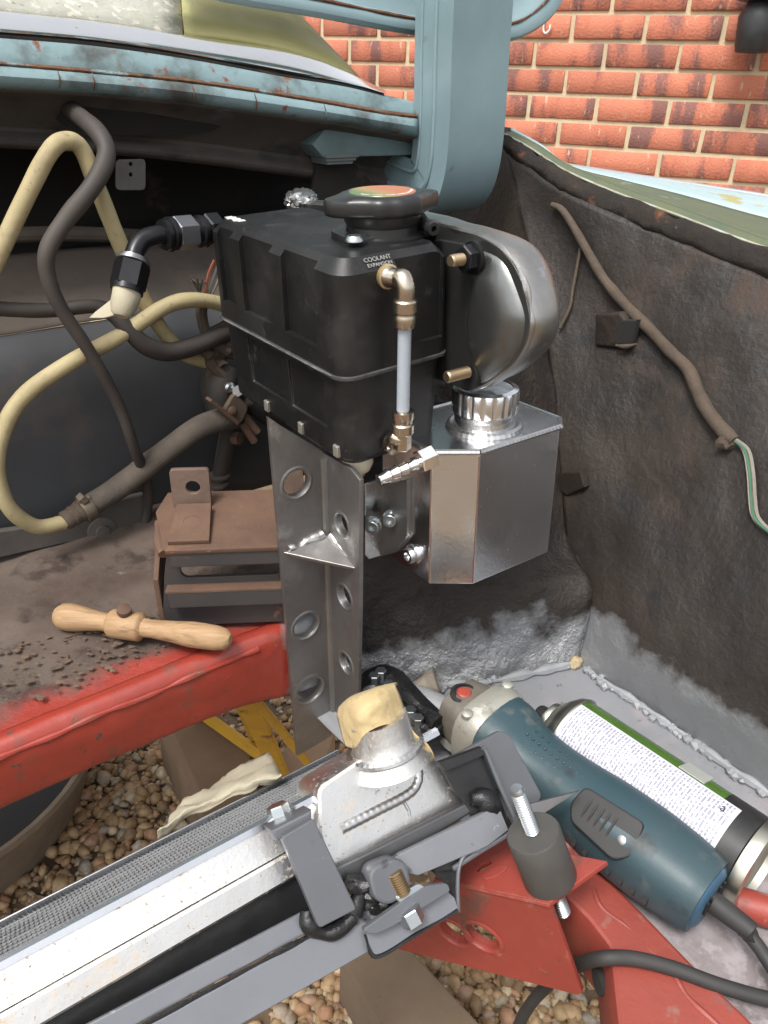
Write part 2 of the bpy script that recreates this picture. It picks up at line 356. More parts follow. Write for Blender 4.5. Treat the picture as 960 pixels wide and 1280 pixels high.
def bead(pts, r, pitch=.0022, n=8):
    """ripple weld: overlapping scales along a path"""
    pts = [V(p) for p in pts]; tot = sum((pts[i + 1] - pts[i]).length for i in range(len(pts) - 1))
    k = max(3, int(tot / pitch)) * 4; P_ = []; cum = [0]
    for i in range(len(pts) - 1): cum.append(cum[-1] + (pts[i + 1] - pts[i]).length)
    for j in range(k + 1):
        s = tot * j / k; i = max(q for q in range(len(pts) - 1) if cum[q] <= s + 1e-9)
        P_.append(pts[i].lerp(pts[i + 1], min(1, (s - cum[i]) / max(1e-9, cum[i + 1] - cum[i]))))
    rs = [r * (1.05 - .11 * ((j % 4) / 4)) for j in range(k + 1)]
    return tube(P_, rs, n, 1, smooth=False)
def blob(c, r, seed=0, sq=(1, 1, 1), lev=2, amp=.35, fr=1.6):
    bm = bmesh.new(); bmesh.ops.create_icosphere(bm, subdivisions=lev, radius=1)
    v = []
    for q in bm.verts:
        k = 1 + amp * noise.noise(q.co * fr + V((seed * 7.3, seed * 3.1, seed * 1.7))); v.append(c + V((q.co.x * sq[0], q.co.y * sq[1], q.co.z * sq[2])) * k * r)
    f = [tuple(x.index for x in p.verts) for p in bm.faces]; bm.free(); return v, f
def text_mesh(body, org, ex, ey, size, th=.0002, align='CENTER'):
    cu = bpy.data.curves.new('tmp', 'FONT'); cu.body = body; cu.size = size; cu.extrude = th; cu.align_x = align; cu.align_y = 'CENTER'
    ob = bpy.data.objects.new('tmp', cu); COL.objects.link(ob); me = ob.to_mesh(); n = ex.cross(ey)
    v = [org + ex * q.co.x + ey * q.co.y + n * q.co.z for q in me.vertices]; f = [tuple(p.vertices) for p in me.polygons]
    ob.to_mesh_clear(); bpy.data.objects.remove(ob); bpy.data.curves.remove(cu); return v, f
def cut(o, cutters):
    """subtract cutter meshes (vf) from object o and bake the result"""
    off = ORG[o.name]; tmp = []
    for vf in cutters:
        me = bpy.data.meshes.new('cut'); me.from_pydata([p - off for p in vf[0]], [], vf[1])
        bm = bmesh.new(); bm.from_mesh(me); bmesh.ops.recalc_face_normals(bm, faces=bm.faces); bm.to_mesh(me); bm.free()
        c = bpy.data.objects.new('cut', me); COL.objects.link(c); tmp.append(c); c.parent = o.parent if o.parent else None
        if not o.parent: c.location = o.location
        b = o.modifiers.new('bool', 'BOOLEAN'); b.object = c; b.solver = 'EXACT'
    bpy.context.view_layer.update(); dg = bpy.context.evaluated_depsgraph_get()
    me = bpy.data.meshes.new_from_object(o.evaluated_get(dg)); o.modifiers.clear(); o.data = me
    for p in me.polygons: p.use_smooth = True
    me.set_sharp_from_angle(angle=R_(30))
    for c in tmp: bpy.data.objects.remove(c)
    return o

# ================================================================== SETTING
def ground():
    n = 40; v, f = [], []
    s = [-60, -20, -6, -3] + [-2 + i * .1 for i in range(0, 45)] + [3.5, 6, 20, 60]
    for y in s:
        for x in s: v.append(V((x, y, .006 * noise.noise(V((x * 3, y * 3, 0))) if abs(x) < 3 and abs(y) < 3 else 0)))
    k = len(s)
    for j in range(k - 1):
        for i in range(k - 1): f.append((j * k + i, j * k + i + 1, (j + 1) * k + i + 1, (j + 1) * k + i))
    o = mk('ground', (v, f), m_soil); tag(o, kind='structure', label='bare brown soil under the gravel', cat='ground')
    del o['category']
ground()

def gravel():
    m = bpy.data.materials.new('pebble'); m.use_nodes = True; N = m.node_tree.nodes; L = m.node_tree.links
    b = N['Principled BSDF']; at = N.new('ShaderNodeAttribute'); at.attribute_name = 'pc'
    cr = N.new('ShaderNodeValToRGB'); L.new(at.outputs['Fac'], cr.inputs[0]); e = cr.color_ramp
    e.elements[0].position = 0; e.elements[0].color = (.22, .145, .08, 1); e.elements[1].position = 1; e.elements[1].color = (.55, .44, .29, 1)
    for p, c in ((.3, (.33, .22, .11, 1)), (.55, (.40, .29, .16, 1)), (.72, (.36, .20, .11, 1)), (.85, (.30, .27, .22, 1))):
        x = e.elements.new(p); x.color = c
    tc = N.new('ShaderNodeTexCoord'); nz = N.new('ShaderNodeTexNoise'); nz.inputs['Scale'].default_value = 110; L.new(tc.outputs['Object'], nz.inputs['Vector'])
    mx = N.new('ShaderNodeMix'); mx.data_type = 'RGBA'; mx.blend_type = 'MULTIPLY'; mx.inputs['Factor'].default_value = .6
    cr2 = N.new('ShaderNodeValToRGB'); cr2.color_ramp.elements[0].color = (.45, .4, .36, 1); cr2.color_ramp.elements[0].position = .3; cr2.color_ramp.elements[1].position = .6
    L.new(nz.outputs[0], cr2.inputs[0]); L.new(cr.outputs[0], mx.inputs['A']); L.new(cr2.outputs[0], mx.inputs['B']); L.new(mx.outputs['Result'], b.inputs['Base Color'])
    b.inputs['Roughness'].default_value = .7
    bm = bmesh.new(); bmesh.ops.create_icosphere(bm, subdivisions=1, radius=1); base = [x.co.copy() for x in bm.verts]; bf = [tuple(q.index for q in p.verts) for p in bm.faces]; bm.free()
    shapes = []
    for s in range(14):
        ax = V((1, random.uniform(.55, .95), random.uniform(.4, .75)))
        shapes.append([V((q.x * ax.x, q.y * ax.y, q.z * ax.z)) * (1 + .55 * noise.noise(q * 1.5 + V((s * 9, 0, 0)))) for q in base])
    v, f, pc = [], [], []
    rnd = random.Random(3)
    for i in range(15500):
        if i < 9000: g_ = HZ(rnd.uniform(-60, 500), rnd.uniform(830, 1180), 0)
        elif i < 13000: g_ = HZ(rnd.uniform(340, 860), rnd.uniform(1110, 1340), 0)
        else: g_ = V((rnd.uniform(-1.1, .8), rnd.uniform(-.1, 1.9), 0))
        x, y = g_.x, g_.y
        dens = noise.noise(V((x * 5, y * 5, 4)))
        if dens < -.15 and rnd.random() < .55: continue
        r = rnd.choice((.0035, .0045, .006, .007, .0085, .012)) * rnd.uniform(.8, 1.25)
        M = Matrix.Rotation(rnd.uniform(0, 6.3), 3, 'Z') @ Matrix.Rotation(rnd.uniform(-.5, .5), 3, 'X')
        z = .006 * noise.noise(V((x * 3, y * 3, 0))) + r * rnd.uniform(.1, .7)
        k = len(v); c = V((x, y, z)); col = rnd.random()
        for q in shapes[rnd.randrange(14)]: v.append(c + (M @ q) * r); pc.append(col)
        f += [tuple(t + k for t in q) for q in bf]
    me = bpy.data.meshes.new('gravel'); me.from_pydata(v, [], f); me.materials.append(m)
    a = me.attributes.new('pc', 'FLOAT', 'POINT'); a.data.foreach_set('value', pc)
    me.polygons.foreach_set('use_smooth', [True] * len(f))
    o = bpy.data.objects.new('gravel', me); COL.objects.link(o); tag(o, 'tan rounded gravel strewn over brown soil', kind='stuff')
gravel()

# ------------------------------------------------------------------ brick wall
def brick_wall():
    O = V((.418, 2.908, 1.3536)); yaw = -.4096; h = V((math.cos(yaw), math.sin(yaw), 0)); n = V((math.sin(yaw), -math.cos(yaw), 0)); Z = V((0, 0, 1))
    root = thing('brick_wall', 'orange red brick wall with pale yellow mortar behind the car', 'wall', V((O.x, O.y, 0)))
    mm = mat('mortar', (.56, .46, .30), (.46, .38, .25), 30, .95, bump=.6, bsc=180)
    mk('mortar', box(V((O.x, O.y, 0)) + n * -.0065, h, n, Z, (-4.2, 2.6), (-.2, 0), (0, 1.62)), mm, root, smooth=False)
    m = bpy.data.materials.new('brick'); m.use_nodes = True; N = m.node_tree.nodes; L = m.node_tree.links; b = N['Principled BSDF']
    tc = N.new('ShaderNodeTexCoord'); oi = N.new('ShaderNodeObjectInfo')
    ad = N.new('ShaderNodeVectorMath'); ad.operation = 'MULTIPLY_ADD'; ad.inputs[1].default_value = (1, .35, .35)
    L.new(tc.outputs['Object'], ad.inputs[0])
    cx = N.new('ShaderNodeCombineXYZ'); mu = N.new('ShaderNodeMath'); mu.operation = 'MULTIPLY'; mu.inputs[1].default_value = 40; L.new(oi.outputs['Random'], mu.inputs[0])
    L.new(mu.outputs[0], cx.inputs[0]); L.new(mu.outputs[0], cx.inputs[1]); L.new(cx.outputs[0], ad.inputs[2])
    n1 = N.new('ShaderNodeTexNoise'); n1.inputs['Scale'].default_value = 13; n1.inputs['Detail'].default_value = 3; L.new(ad.outputs[0], n1.inputs['Vector'])
    n2 = N.new('ShaderNodeTexNoise'); n2.inputs['Scale'].default_value = 140; n2.inputs['Detail'].default_value = 4; L.new(tc.outputs['Object'], n2.inputs['Vector'])
    sm = N.new('ShaderNodeMath'); sm.operation = 'MULTIPLY_ADD'; sm.inputs[1].default_value = .22; L.new(n2.outputs[0], sm.inputs[0]); L.new(n1.outputs[0], sm.inputs[2])
    cr = N.new('ShaderNodeValToRGB'); L.new(sm.outputs[0], cr.inputs[0]); e = cr.color_ramp
    e.elements[0].position = .53; e.elements[0].color = (.50, .175, .105, 1); e.elements[1].position = .72; e.elements[1].color = (.21, .095, .08, 1)
    x = e.elements.new(.64); x.color = (.46, .15, .09, 1); x = e.elements.new(.69); x.color = (.29, .115, .085, 1)
    hv = N.new('ShaderNodeHueSaturation'); L.new(cr.outputs[0], hv.inputs['Color'])
    mr = N.new('ShaderNodeMapRange'); mr.inputs[3].default_value = .8; mr.inputs[4].default_value = 1.15; L.new(oi.outputs['Random'], mr.inputs[0]); L.new(mr.outputs[0], hv.inputs['Value'])
    n3 = N.new('ShaderNodeTexNoise'); n3.inputs['Scale'].default_value = 70; n3.inputs['Detail'].default_value = 5; L.new(ad.outputs[0], n3.inputs['Vector'])
    m3 = N.new('ShaderNodeMapRange'); m3.inputs[1].default_value = .64; m3.inputs[2].default_value = .72; L.new(n3.outputs[0], m3.inputs[0])
    mx = N.new('ShaderNodeMix'); mx.data_type = 'RGBA'; L.new(m3.outputs[0], mx.inputs['Factor']); L.new(hv.outputs[0], mx.inputs['A']); mx.inputs['B'].default_value = (.50, .30, .20, 1)
    L.new(mx.outputs['Result'], b.inputs['Base Color']); b.inputs['Roughness'].default_value = .85
    bp = N.new('ShaderNodeBump'); bp.inputs['Strength'].default_value = .5; bp.inputs['Distance'].default_value = .005; L.new(n2.outputs[0], bp.inputs['Height']); L.new(bp.outputs[0], b.inputs['Normal'])
    variants = []
    for s in range(6):
        bm = bmesh.new(); bmesh.ops.create_cube(bm, size=1)
        for q in bm.verts: q.co = V((q.co.x * (.2115 + random.uniform(-.003, .003)), q.co.y * .10, q.co.z * (.0625 + random.uniform(-.002, .002))))
        bmesh.ops.bevel(bm, geom=bm.edges[:], offset=.0022, segments=1, affect='EDGES')
        me = bpy.data.meshes.new('brick'); bm.to_mesh(me); bm.free(); me.materials.append(m)
        for p in me.polygons: p.use_smooth = True
        me.set_sharp_from_angle(angle=R_(60)); variants.append(me)
    rot = Matrix.Rotation(yaw, 4, 'Z'); org = ORG[root.name]
    for j in range(-3, 11):
        for i in range(-13, 8):
            c = O + h * (.225 * (i + .5) - (.1125 if j % 2 else 0)) - Z * (.075 * (j + .5)) + n * (-.05 + random.uniform(-.003, .003))
            o = bpy.data.objects.new('brick', random.choice(variants)); COL.objects.link(o); o.parent = root
            o.location = c - org; o.rotation_euler = (random.uniform(-.006, .006), random.uniform(-.006, .006), yaw + random.choice((0, math.pi)))
    # lamp hanging against the wall
    p0 = hitp(954, 10, O, n); c = p0 + n * .09
    lm = thing('wall_lamp', 'black lantern hanging against the brick wall', 'lamp', c)
    bl = mat('lamp_black', (.012, .012, .013), (.02, .02, .02), 30, .4)
    mk('lamp_shade', lathe([(.03, .0), (.075, .012), (.075, .05), (.06, .11), (.03, .15), (.001, .16)], c, Z, 24), bl, lm)
    mk('lamp_base', lathe([(.001, -.115), (.045, -.115), (.05, -.10), (.056, -.03), (.04, .002)], c, Z, 20), bl, lm)
    mk('arm', tube([c + Z * .05, c - n * .05 + Z * .09, c - n * .09 + Z * .06], .012, 8), bl, lm)
    hk = hitp(681, 32, O, n) + n * .012
    o = mk('wall_hook', tube([hk - n * .02 + Z * .03, hk + Z * .028, hk + Z * -.01, hk - Z * .022 + h * .008, hk - Z * .012 + h * .02, hk + Z * .002 + h * .02], .003, 8, 5), mat('white_plastic', (.75, .75, .72), None, 40, .4))
    tag(o, 'small white hook fixed to a brick', 'hook')
    return root
brick_wall()

# ================================================================== CAR BODY
car = thing('car', 'pale blue old car with an open empty engine bay', 'car', C(.25, .5, 0))

def scuttle():
    X = (-90, 0, 120, 240, 360, 430, 480, 522)
    L_ = {'ctop': (2, 14, 27, 45, 64, 88, 112, 124), 'cbot': (36, 42, 52, 70, 93, 104, 117, 127), 'btop': (40, 47, 57, 74, 96, 107, 119, 129),
          'seam': (74, 80, 90, 102, 120, 132, 141, 146), 'lipb': (105, 110, 117, 129, 145, 155, 163, 171)}
    X = (-330,) + X
    for k_ in L_: a_ = L_[k_]; L_[k_] = (a_[0] - (a_[1] - a_[0]) * 240 / 90 * .8,) + a_
    def line(k, v, dy=0): return [H(x, y + dy, 1, v) for x, y in zip(X, L_[k])]
    def mid(a, b, t, v): return [H(x, p + (q - p) * t, 1, v) for x, p, q in zip(X, L_[a], L_[b])]
    band = mk('upper_channel', patch([line('btop', .726), line('btop', .716, 2), mid('btop', 'seam', .5, .711), mid('btop', 'seam', .9, .708), line('seam', .716)], 6, 2), m_blue2, car, solid=.0012)
    mk('rust_seam', patch([line('seam', .706, -3.5), line('seam', .7025, -.5), line('seam', .704, 3)], 12, 3, .0016, 160, Vv), m_rust, car)
    lip = mk('lower_lip', patch([line('seam', .714, 1), mid('seam', 'lipb', .15, .702), mid('seam', 'lipb', .5, .697), mid('seam', 'lipb', .85, .700), line('lipb', .706), line('lipb', .712, 1)], 6, 2), m_blue2, car, solid=.0012)
    # little pinch marks of spot welds along the lip
    for x, y in ((72, 100), (115, 103), (240, 118), (318, 128), (405, 142)):
        a = H(x, y - 12, 1, .697); b = H(x + 3, y, 1, .6945); c = H(x + 2, y + 10, 1, .699)
        mk('weld_pinch', tube([a, b, c], [.0003, .0007, .0003], 6, 4), m_rust, lip)
    # chrome strip round the foot of the rear window
    X2 = X[:8]
    def l2(k, v, dy=0): return [H(x, y + dy, 1, v) for x, y in zip(X2, L_[k][:8])]
    mk('chrome_trim', patch([l2('cbot', .722, 1), [H(x, p + (q - p) * .85, 1, .716) for x, p, q in zip(X2, L_['ctop'], L_['cbot'])],
                            [H(x, p + (q - p) * .5, 1, .728) for x, p, q in zip(X2, L_['ctop'], L_['cbot'])], l2('ctop', .752), l2('ctop', .756, 1.5)], 6, 3), m_chrome, car)
    mk('trim_seal', patch([l2('cbot', .7195, -1), l2('cbot', .7165, 2), l2('btop', .7165, 1)], 6, 1), m_under, car)
    # rear window and the pillar beside it
    a = [H(x, y, 1, .758) for x, y in ((-330, -22), (-90, 3), (0, 15), (120, 28), (228, 44))]; b = [H(x, y, 1, .86) for x, y in ((-330, -100), (-90, -75), (0, -66), (110, -52), (222, -38))]
    mk('rear_window', patch([a, b], 4, 4), m_glass, car, solid=.004)
    a = [H(x, y, 1, .757) for x, y in ((230, 45), (300, 53), (380, 72), (452, 107))]; b = [H(x, y, 1, .86) for x, y in ((223, -38), (262, -36), (300, -34), (318, -33))]
    mk('rear_pillar', patch([a, b], 5, 5), m_yellowpaint, car, solid=.01)
    # panel under the lip, with its long hole, and the dark space behind
    und = mk('under_lip_panel', patch([[H(x, y, 1, .706) for x, y in zip(X, L_['lipb'])], [H(x, y + 16, 1, .735) for x, y in zip(X, L_['lipb'])],
                    [H(x, y + 48, 1, .765) for x, y in zip(X, L_['lipb'])], [H(x, y + 66, 1, .755) for x, y in zip(X, L_['lipb'])], [H(x, y + 74, 1, .765) for x, y in zip(X, L_['lipb'])]], 6, 4, .002, 25, Vv),
             mat('lip_underside', (.06, .055, .05), (.10, .085, .072), 14, .8, bump=.4, bsc=100, spots=[((.03, .03, .03), 20, .55, .7, .8), ((.14, .19, .2), 11, .64, .78, .6)]), car, solid=.0015)
    e = [H(172 + 104 * math.cos(t), 150 + 4 * math.cos(t) - 14 * math.sin(t) * (1 if math.sin(t) > 0 else .9), 1, .742 - .012 * math.sin(t)) for t in [2 * math.pi * k / 28 for k in range(28)]]
    mk('slot', plate(e, .001, nrm=-Vv.lerp(W, .3).normalized()), m_darkin, car)
    # blue box-shaped hinge pad below the lip
    q = [H(400, 163, 1, .735), H(526, 172, 1, .735), H(526, 191, 1, .735), H(398, 194, 1, .735), H(386, 180, 1, .735)]
    mk('hinge_pad', plate(q, .03, bev=.0015, off=-.006), mat('pad_paint', (.13, .20, .21), (.08, .11, .11), 18, .5, bump=.2, bsc=90), car)
    for k in range(3):
        q = [H(404 + k, 193 + 4 * k, 1, .728 + .002 * k), H(446 - 4 * k, 192 + 4 * k, 1, .728 + .002 * k), H(445 - 4 * k, 195.5 + 4 * k, 1, .728 + .002 * k), H(404 + k, 197 + 4 * k, 1, .728 + .002 * k)]
        mk('shim', plate(q, .03, off=-.01), mat('shim_grey', (.12, .14, .14), None, 40, .6), car)
    q = [H(x, y, 1, .75) for x, y in ((395, 206), (440, 203), (470, 236), (455, 262), (385, 262))]
    mk('hinge_bracket', plate(q, .004), m_under, car)
    for a, b in (((452, 196), (486, 240)), ((480, 193), (512, 236))):
        mk('pipe', tube([H(*a, 1, .80), H((a[0] + b[0]) / 2 + 3, (a[1] + b[1]) / 2, 1, .79), H(*b, 1, .77)], .008, 10), m_brownhose, car)
    # little plate hanging from the lip edge
    q = rounded([H(145, 200, 1, .752), H(181, 199, 1, .752), H(181, 237, 1, .752), H(145, 237, 1, .752)], .004)
    c1 = H(163, 205, 1, .752); c2 = H(163, 218, 1, .752)
    mk('hanging_tab', plate(q, .0015, [circ(c1, U, W, .0022, 12), circ(c2, U, W, .0022, 12)]), mat('tab_steel', (.12, .12, .115), (.09, .08, .07), 40, .6, .3), car)
scuttle()

m_floorflake = mat('rust_flake', (.06, .04, .03), (.13, .085, .055), 60, .95)
def bulkhead():
    us = [-.6, -.2, 0, .15, .3, .45, .62]
    prof = [(.700, .598), (.694, .62), (.690, .68), (.688, .735), (.690, .768), (.697, .79), (.712, .806)]
    mk('bulkhead', patch([[C(u, v, w) for u in us] for v, w in prof], 5, 4, .0025, 9, Vv), m_bulk, car, solid=.0012)
    prof2 = [(.712, .806), (.735, .818), (.77, .834), (.80, .848), (.815, .852)]
    mk('bulkhead_shelf', patch([[C(u, v, w) for u in us] for v, w in prof2], 5, 4, .003, 9, W), m_shelf, car, solid=.0012)
    # dark compartment behind
    prof3 = [(.815, .852), (.93, .848), (.955, .87), (.96, .93), (.95, 1.02), (.85, 1.03), (.76, .985)]
    us3 = [-.45, -.1, .25, .5, .66]
    mk('inner_bulkhead', patch([[C(u, v, w - max(0, u - .2) * .1 * (w > .9)) for u in us3] for v, w in prof3], 5, 4, .003, 9, W), m_under, car, solid=.0012)
    # vertical swages
    for x0, x1 in ():
        mk('swage', tube([H(x0, 420, 1, .6955), H((x0 + x1) / 2, 520, 1, .6935), H(x1, 620, 1, .697)], .006, 10), m_bulk, car)
    # a pipe along the shelf at the back
    mk('back_pipe', tube([H(-20, 296, 1, .80), H(80, 292, 1, .80), H(190, 297, 1, .80), H(262, 310, 1, .80)], .007, 10), m_brownhose, car)
    # ledge with bolt at foot of the bulkhead
    q = [H(-60, 672, 1, .676), H(60, 655, 1, .676), H(95, 648, 1, .676), H(120, 630, 1, .676), H(185, 616, 1, .676), H(186, 648, 1, .676), H(150, 668, 1, .676), H(112, 684, 1, .676), H(90, 673, 1, .676), H(60, 680, 1, .676), H(-60, 706, 1, .676)]
    mk('seat_ledge', plate(rounded(q, .006), .006, bev=.001), mat('dusty_dark', (.085, .075, .067), (.055, .048, .043), 20, .8, bump=.3, bsc=120), car)
    c = H(127, 663, 1, .672)
    w_ = mk('washer', lathe([(.004, 0), (.0135, 0), (.0135, .0015), (.006, .003)], c, -Vv, 20), mat('dusty_dark2', (.10, .088, .078), None, 30, .8), car)
    mk('bolt', lathe([(.0065, .002), (.0065, .006), (.004, .0065)], c, -Vv, 14), MATS['dusty_dark2'], car)
    # floor on this side
    us = [-.45, -.2, 0, .12, .22, .34]
    prof = [(.70, .618), (.62, .612), (.54, .606), (.495, .602), (.468, .600)]
    mk('floor_pan', patch([[C(u, v, w) for u in us] for v, w in prof], 8, 8, .003, 22, W), m_floor, car, solid=.0012)
    for pts in (((50, 682), (62, 720), (78, 765)),):
        mk('floor_seam', tube([H(x, y, 2, .6030 + .0006 * (850 - y) / 10) for x, y in pts], .0016, 6, 8, wob=.8), m_under, car)
    # crumbs of rust and sealer on the floor
    rnd = random.Random(5); parts = []
    for k in range(520):
        p = H(rnd.uniform(-20, 330), rnd.uniform(770, 880), 2, .604)
        a = tocar(p)
        if a.y < .482 or a.y > .56: continue
        parts.append(blob(C(a.x, a.y, .606 + (a.y - .47) * .05), rnd.choice((.0008, .001, .0012, .0016, .0022, .003)), k, (1.2, .8, .25), 1, .7, 2.5))
    for x, y in ((270, 830), (80, 800), (20, 790)):
        a = tocar(H(x, y, 2, .604)); parts.append(blob(C(a.x, max(a.y, .485), .605), .008, x, (1.3, .8, .18), 2, .6))
    o = mk('rust_flakes', J(*parts), m_floorflake, car); o['kind'] = 'stuff'
    # red cross rail
    sec = [(.470, .6035), (.462, .6045), (.4555, .600), (.4525, .590), (.452, .575), (.453, .556), (.4555, .550), (.462, .547)]
    us = [-.5, -.3, -.1, .05, .12, .18, .22, .25, .275, .315]
    dw = [0, 0, 0, -.0, -.001, -.003, -.006, -.012, -.018, -.024]
    rows = [[C(u, v + .0008 * noise.noise(V((u * 30, w * 20, 0))), w + (d if w < .57 else 0)) for u, d in zip(us, dw)] for v, w in sec]
    mk('cross_rail', patch(rows, 8, 4, .0009, 45, -Vv), m_redrail, car, solid=.004, solid_off=-1)
    # ridge of a runny weld along the rail
    pts = [C(-.35 + .02 * k, .4535 + .0005 * noise.noise(V((k * .7, 0, 0))), .596 + .0022 * noise.noise(V((k * .53, 2, 0)))) for k in range(31)]
    mk('weld_ridge', tube(pts, .0022, 8, 4, wob=.8), m_redrail, car)
bulkhead()

# ------------------------------------------------------------------ right-hand side of the bay
def bay_right():
    # side wall leaning outwards: rows from the foot to the gutter, columns from the far corner to beyond the frame
    foot = [H(720, 832, 2, .50), H(800, 880, 2, .50), H(880, 936, 2, .50), H(960, 991, 2, .50), H(1080, 1078, 2, .50)]
    top = [P(632, 188, .87), P(700, 236, .80), P(810, 284, .735), P(960, 346, .655), P(1130, 410, .58)]
    r1 = [H(718, 790, 0, .552), H(800, 818, 0, .556), H(885, 868, 0, .556), H(965, 915, 0, .556), H(1090, 990, 0, .556)]
    r2 = [P(706, 665, .775), P(790, 690, .715), P(880, 722, .66), P(975, 760, .605), P(1095, 810, .545)]
    r3 = [P(692, 500, .80), P(775, 520, .745), P(870, 550, .685), P(970, 585, .625), P(1100, 630, .56)]
    r4 = [P(668, 340, .83), P(750, 372, .775), P(845, 412, .71), P(970, 455, .64), P(1115, 505, .57)]
    for r_ in (foot, r1, r2, r3, r4, top): r_.append(r_[-1] + (r_[-1] - r_[-2]) * 1.3)
    vf = patch([foot, r1, r2, r3, r4, top], 16, 12, .004, 12, -U)
    wing_in = mk('inner_wing', vf, m_wingin, car, solid=.0015, solid_off=1)
    bvh = BVHTree.FromPolygons(vf[0], vf[1])
    def on_wall(px, py, off):
        r = ray(px, py).normalized(); h = bvh.ray_cast(CAMP, r)
        if h[0] is None: print('MISS', px, py); h = bvh.find_nearest(P(px, py, .7))
        return h[0] - r * off
    # the far end of the bay: arch that leans back
    g = [[H(440, 875, 2, .50), H(500, 866, 2, .50), H(560, 855, 2, .50), H(640, 846, 2, .50), H(720, 832, 2, .50)],
         [H(430, 850, 1, .475), H(500, 836, 1, .450), H(565, 820, 1, .420), H(640, 800, 1, .392), H(719, 792, 1, .362)]]
    b0 = [tocar(p) for p in g[0]]
    W2, W3, W4 = [tocar(q[0]).z for q in (r2, r3, r4)]
    for w, dv in [(w_, (w_ - .5) * .36) for w_ in (.54, .58, W2, W3, W4)]:
        g.append([C(b.x + (w - .5) * (.10 + .02 * i), b.y + dv * (1 if i < 4 else .9), w) for i, b in enumerate(b0)])
    g.pop(1)
    # tie the last column to the side wall's corner
    cc = [foot[0], C(.550, .364, .54), C(.558, .375, .58), r2[0], r3[0], r4[0]]
    for i in range(len(g)): g[i][-1] = cc[i] + (U * .004)
    vf2 = patch(g, 14, 10, .006, 22, -Vv)
    mk('wheel_arch', vf2, m_arch, car, solid=.0015, solid_off=1)
    bv2 = BVHTree.FromPolygons(vf2[0], vf2[1])
    # panel closing the bay between side wall, arch and bulkhead
    fcol = [foot[0], C(.550, .364, .54), C(.558, .375, .58), r2[0], r3[0], r4[0], top[0], P(634, 160, .875)]
    clos = [[p + U * .004 for p in fcol], [p + U * .035 + Vv * .12 for p in fcol], [p + U * .03 + Vv * .32 for p in fcol]]
    mk('inner_wing_rear', patch(clos, 8, 8, .004, 20, -U), m_wingin, car, solid=.0015)
    # floor
    fl = [[C(.30, .56, .5), C(.40, .56, .5), C(.50, .56, .5), C(.62, .56, .5)], [C(.30, .40, .5), C(.40, .40, .5), C(.50, .40, .5), C(.62, .40, .5)],
          [C(.335, .26, .5), C(.42, .26, .5), C(.50, .26, .5), C(.62, .26, .5)], [C(.345, .12, .5), C(.42, .12, .5), C(.50, .12, .5), C(.62, .12, .5)],
          [C(.33, -.05, .5), C(.42, -.05, .5), C(.50, -.05, .5), C(.62, -.05, .5)]]
    mk('bay_floor', patch(fl, 10, 10, .002, 25, W), m_floorR, car, solid=.0015)
    # sealer along the seams
    def sealer(name, pts, r, m=m_silver):
        mk(name, tube(pts, r, 8, 8, wob=1.2), m, car)
    sealer('seam_sealer', [H(x, y, 2, .503) for x, y in ((730, 836), (770, 862), (810, 888), (860, 922), (905, 955), (960, 992), (1050, 1058))], .0035)
    sealer('seam_sealer', [H(x, y, 2, .503) for x, y in ((520, 868), (560, 856), (600, 854), (650, 845), (690, 836), (718, 828))], .0042)
    parts = []
    rnd = random.Random(11)
    for k in range(46):
        t = k / 46; x = 735 + t * 225; y = 838 + t * 156
        parts.append(blob(H(x + rnd.uniform(-4, 4), y + rnd.uniform(-3, 3), 2, .503), rnd.uniform(.0025, .0055), k, (1, 1, .8), 1))
    for k in range(30):
        t = k / 30; parts.append(blob(H(530 + t * 185 + rnd.uniform(-4, 4), 864 - t * 34 + rnd.uniform(-3, 3), 2, .503), rnd.uniform(.002, .005), k + 60, (1, 1, .8), 1))
    o = mk('sealer_lumps', J(*parts), m_silver, car); o['kind'] = 'stuff'
    mk('corner_filler', blob(H(719, 828, 2, .505), .007, 3, (1, 1, 1), 3, .35), mat('yellowed_sealer', (.42, .36, .24), (.3, .2, .1), 90, .7, bump=.4), car)
    # rounded swage at the foot of the side wall
    pass
    # pipe at the foot of the arch
    mk('silver_pipe', tube([H(490, 862, 2, .52), H(545, 884, 2, .518), H(590, 905, 2, .516)], .0125, 14), m_silver, car)
    # box recess bracket with dark hole on the side wall
    us_ = tocar(on_wall(770, 410, 0)).x
    q = [H(x, y, 0, us_ - .004) for x, y in ((752, 394), (780, 392), (785, 400), (775, 430), (752, 428))]
    mk('square_socket', plate(q, .012, bev=.002), m_wingin, car)
    q = [H(x, y, 0, us_ - .0085) for x, y in ((777, 401), (797, 401), (792, 427), (773, 429))]
    mk('socket_hole', plate(q, .006, bev=.001), m_darkin, car)
    sealer('socket_lip', [on_wall(x, y, .01) for x, y in ((770, 432), (782, 433), (796, 430))], .003, m_loom)
    # small bracket low at the corner
    us_ = tocar(on_wall(722, 600, 0)).x
    q = [H(x, y, 0, us_ - .004) for x, y in ((705, 592), (728, 590), (732, 606), (712, 616), (702, 610))]
    mk('small_bracket', plate(q, .006, bev=.002), m_wingin, car)
    # gutter flange, green edge and top of the wing
    inner = [P(628, 184, .868), P(660, 208, .842), P(700, 236, .80), P(760, 264, .765), P(840, 297, .718), P(960, 346, .655), P(1140, 414, .575)]
    lip = [P(632, 168, .868), P(664, 187, .842), P(704, 213, .80), P(764, 240, .765), P(844, 270, .718), P(962, 314, .655), P(1142, 372, .575)]
    gb = [P(634, 165, .874), P(668, 180, .848), P(708, 205, .808), P(768, 231, .773), P(848, 259, .726), P(964, 301, .663), P(1144, 356, .583)]
    wt = [P(638, 163, .89), P(674, 182, .864), P(716, 209, .83), P(780, 226, .81), P(856, 245, .79), P(966, 275, .76), P(1146, 316, .71)]
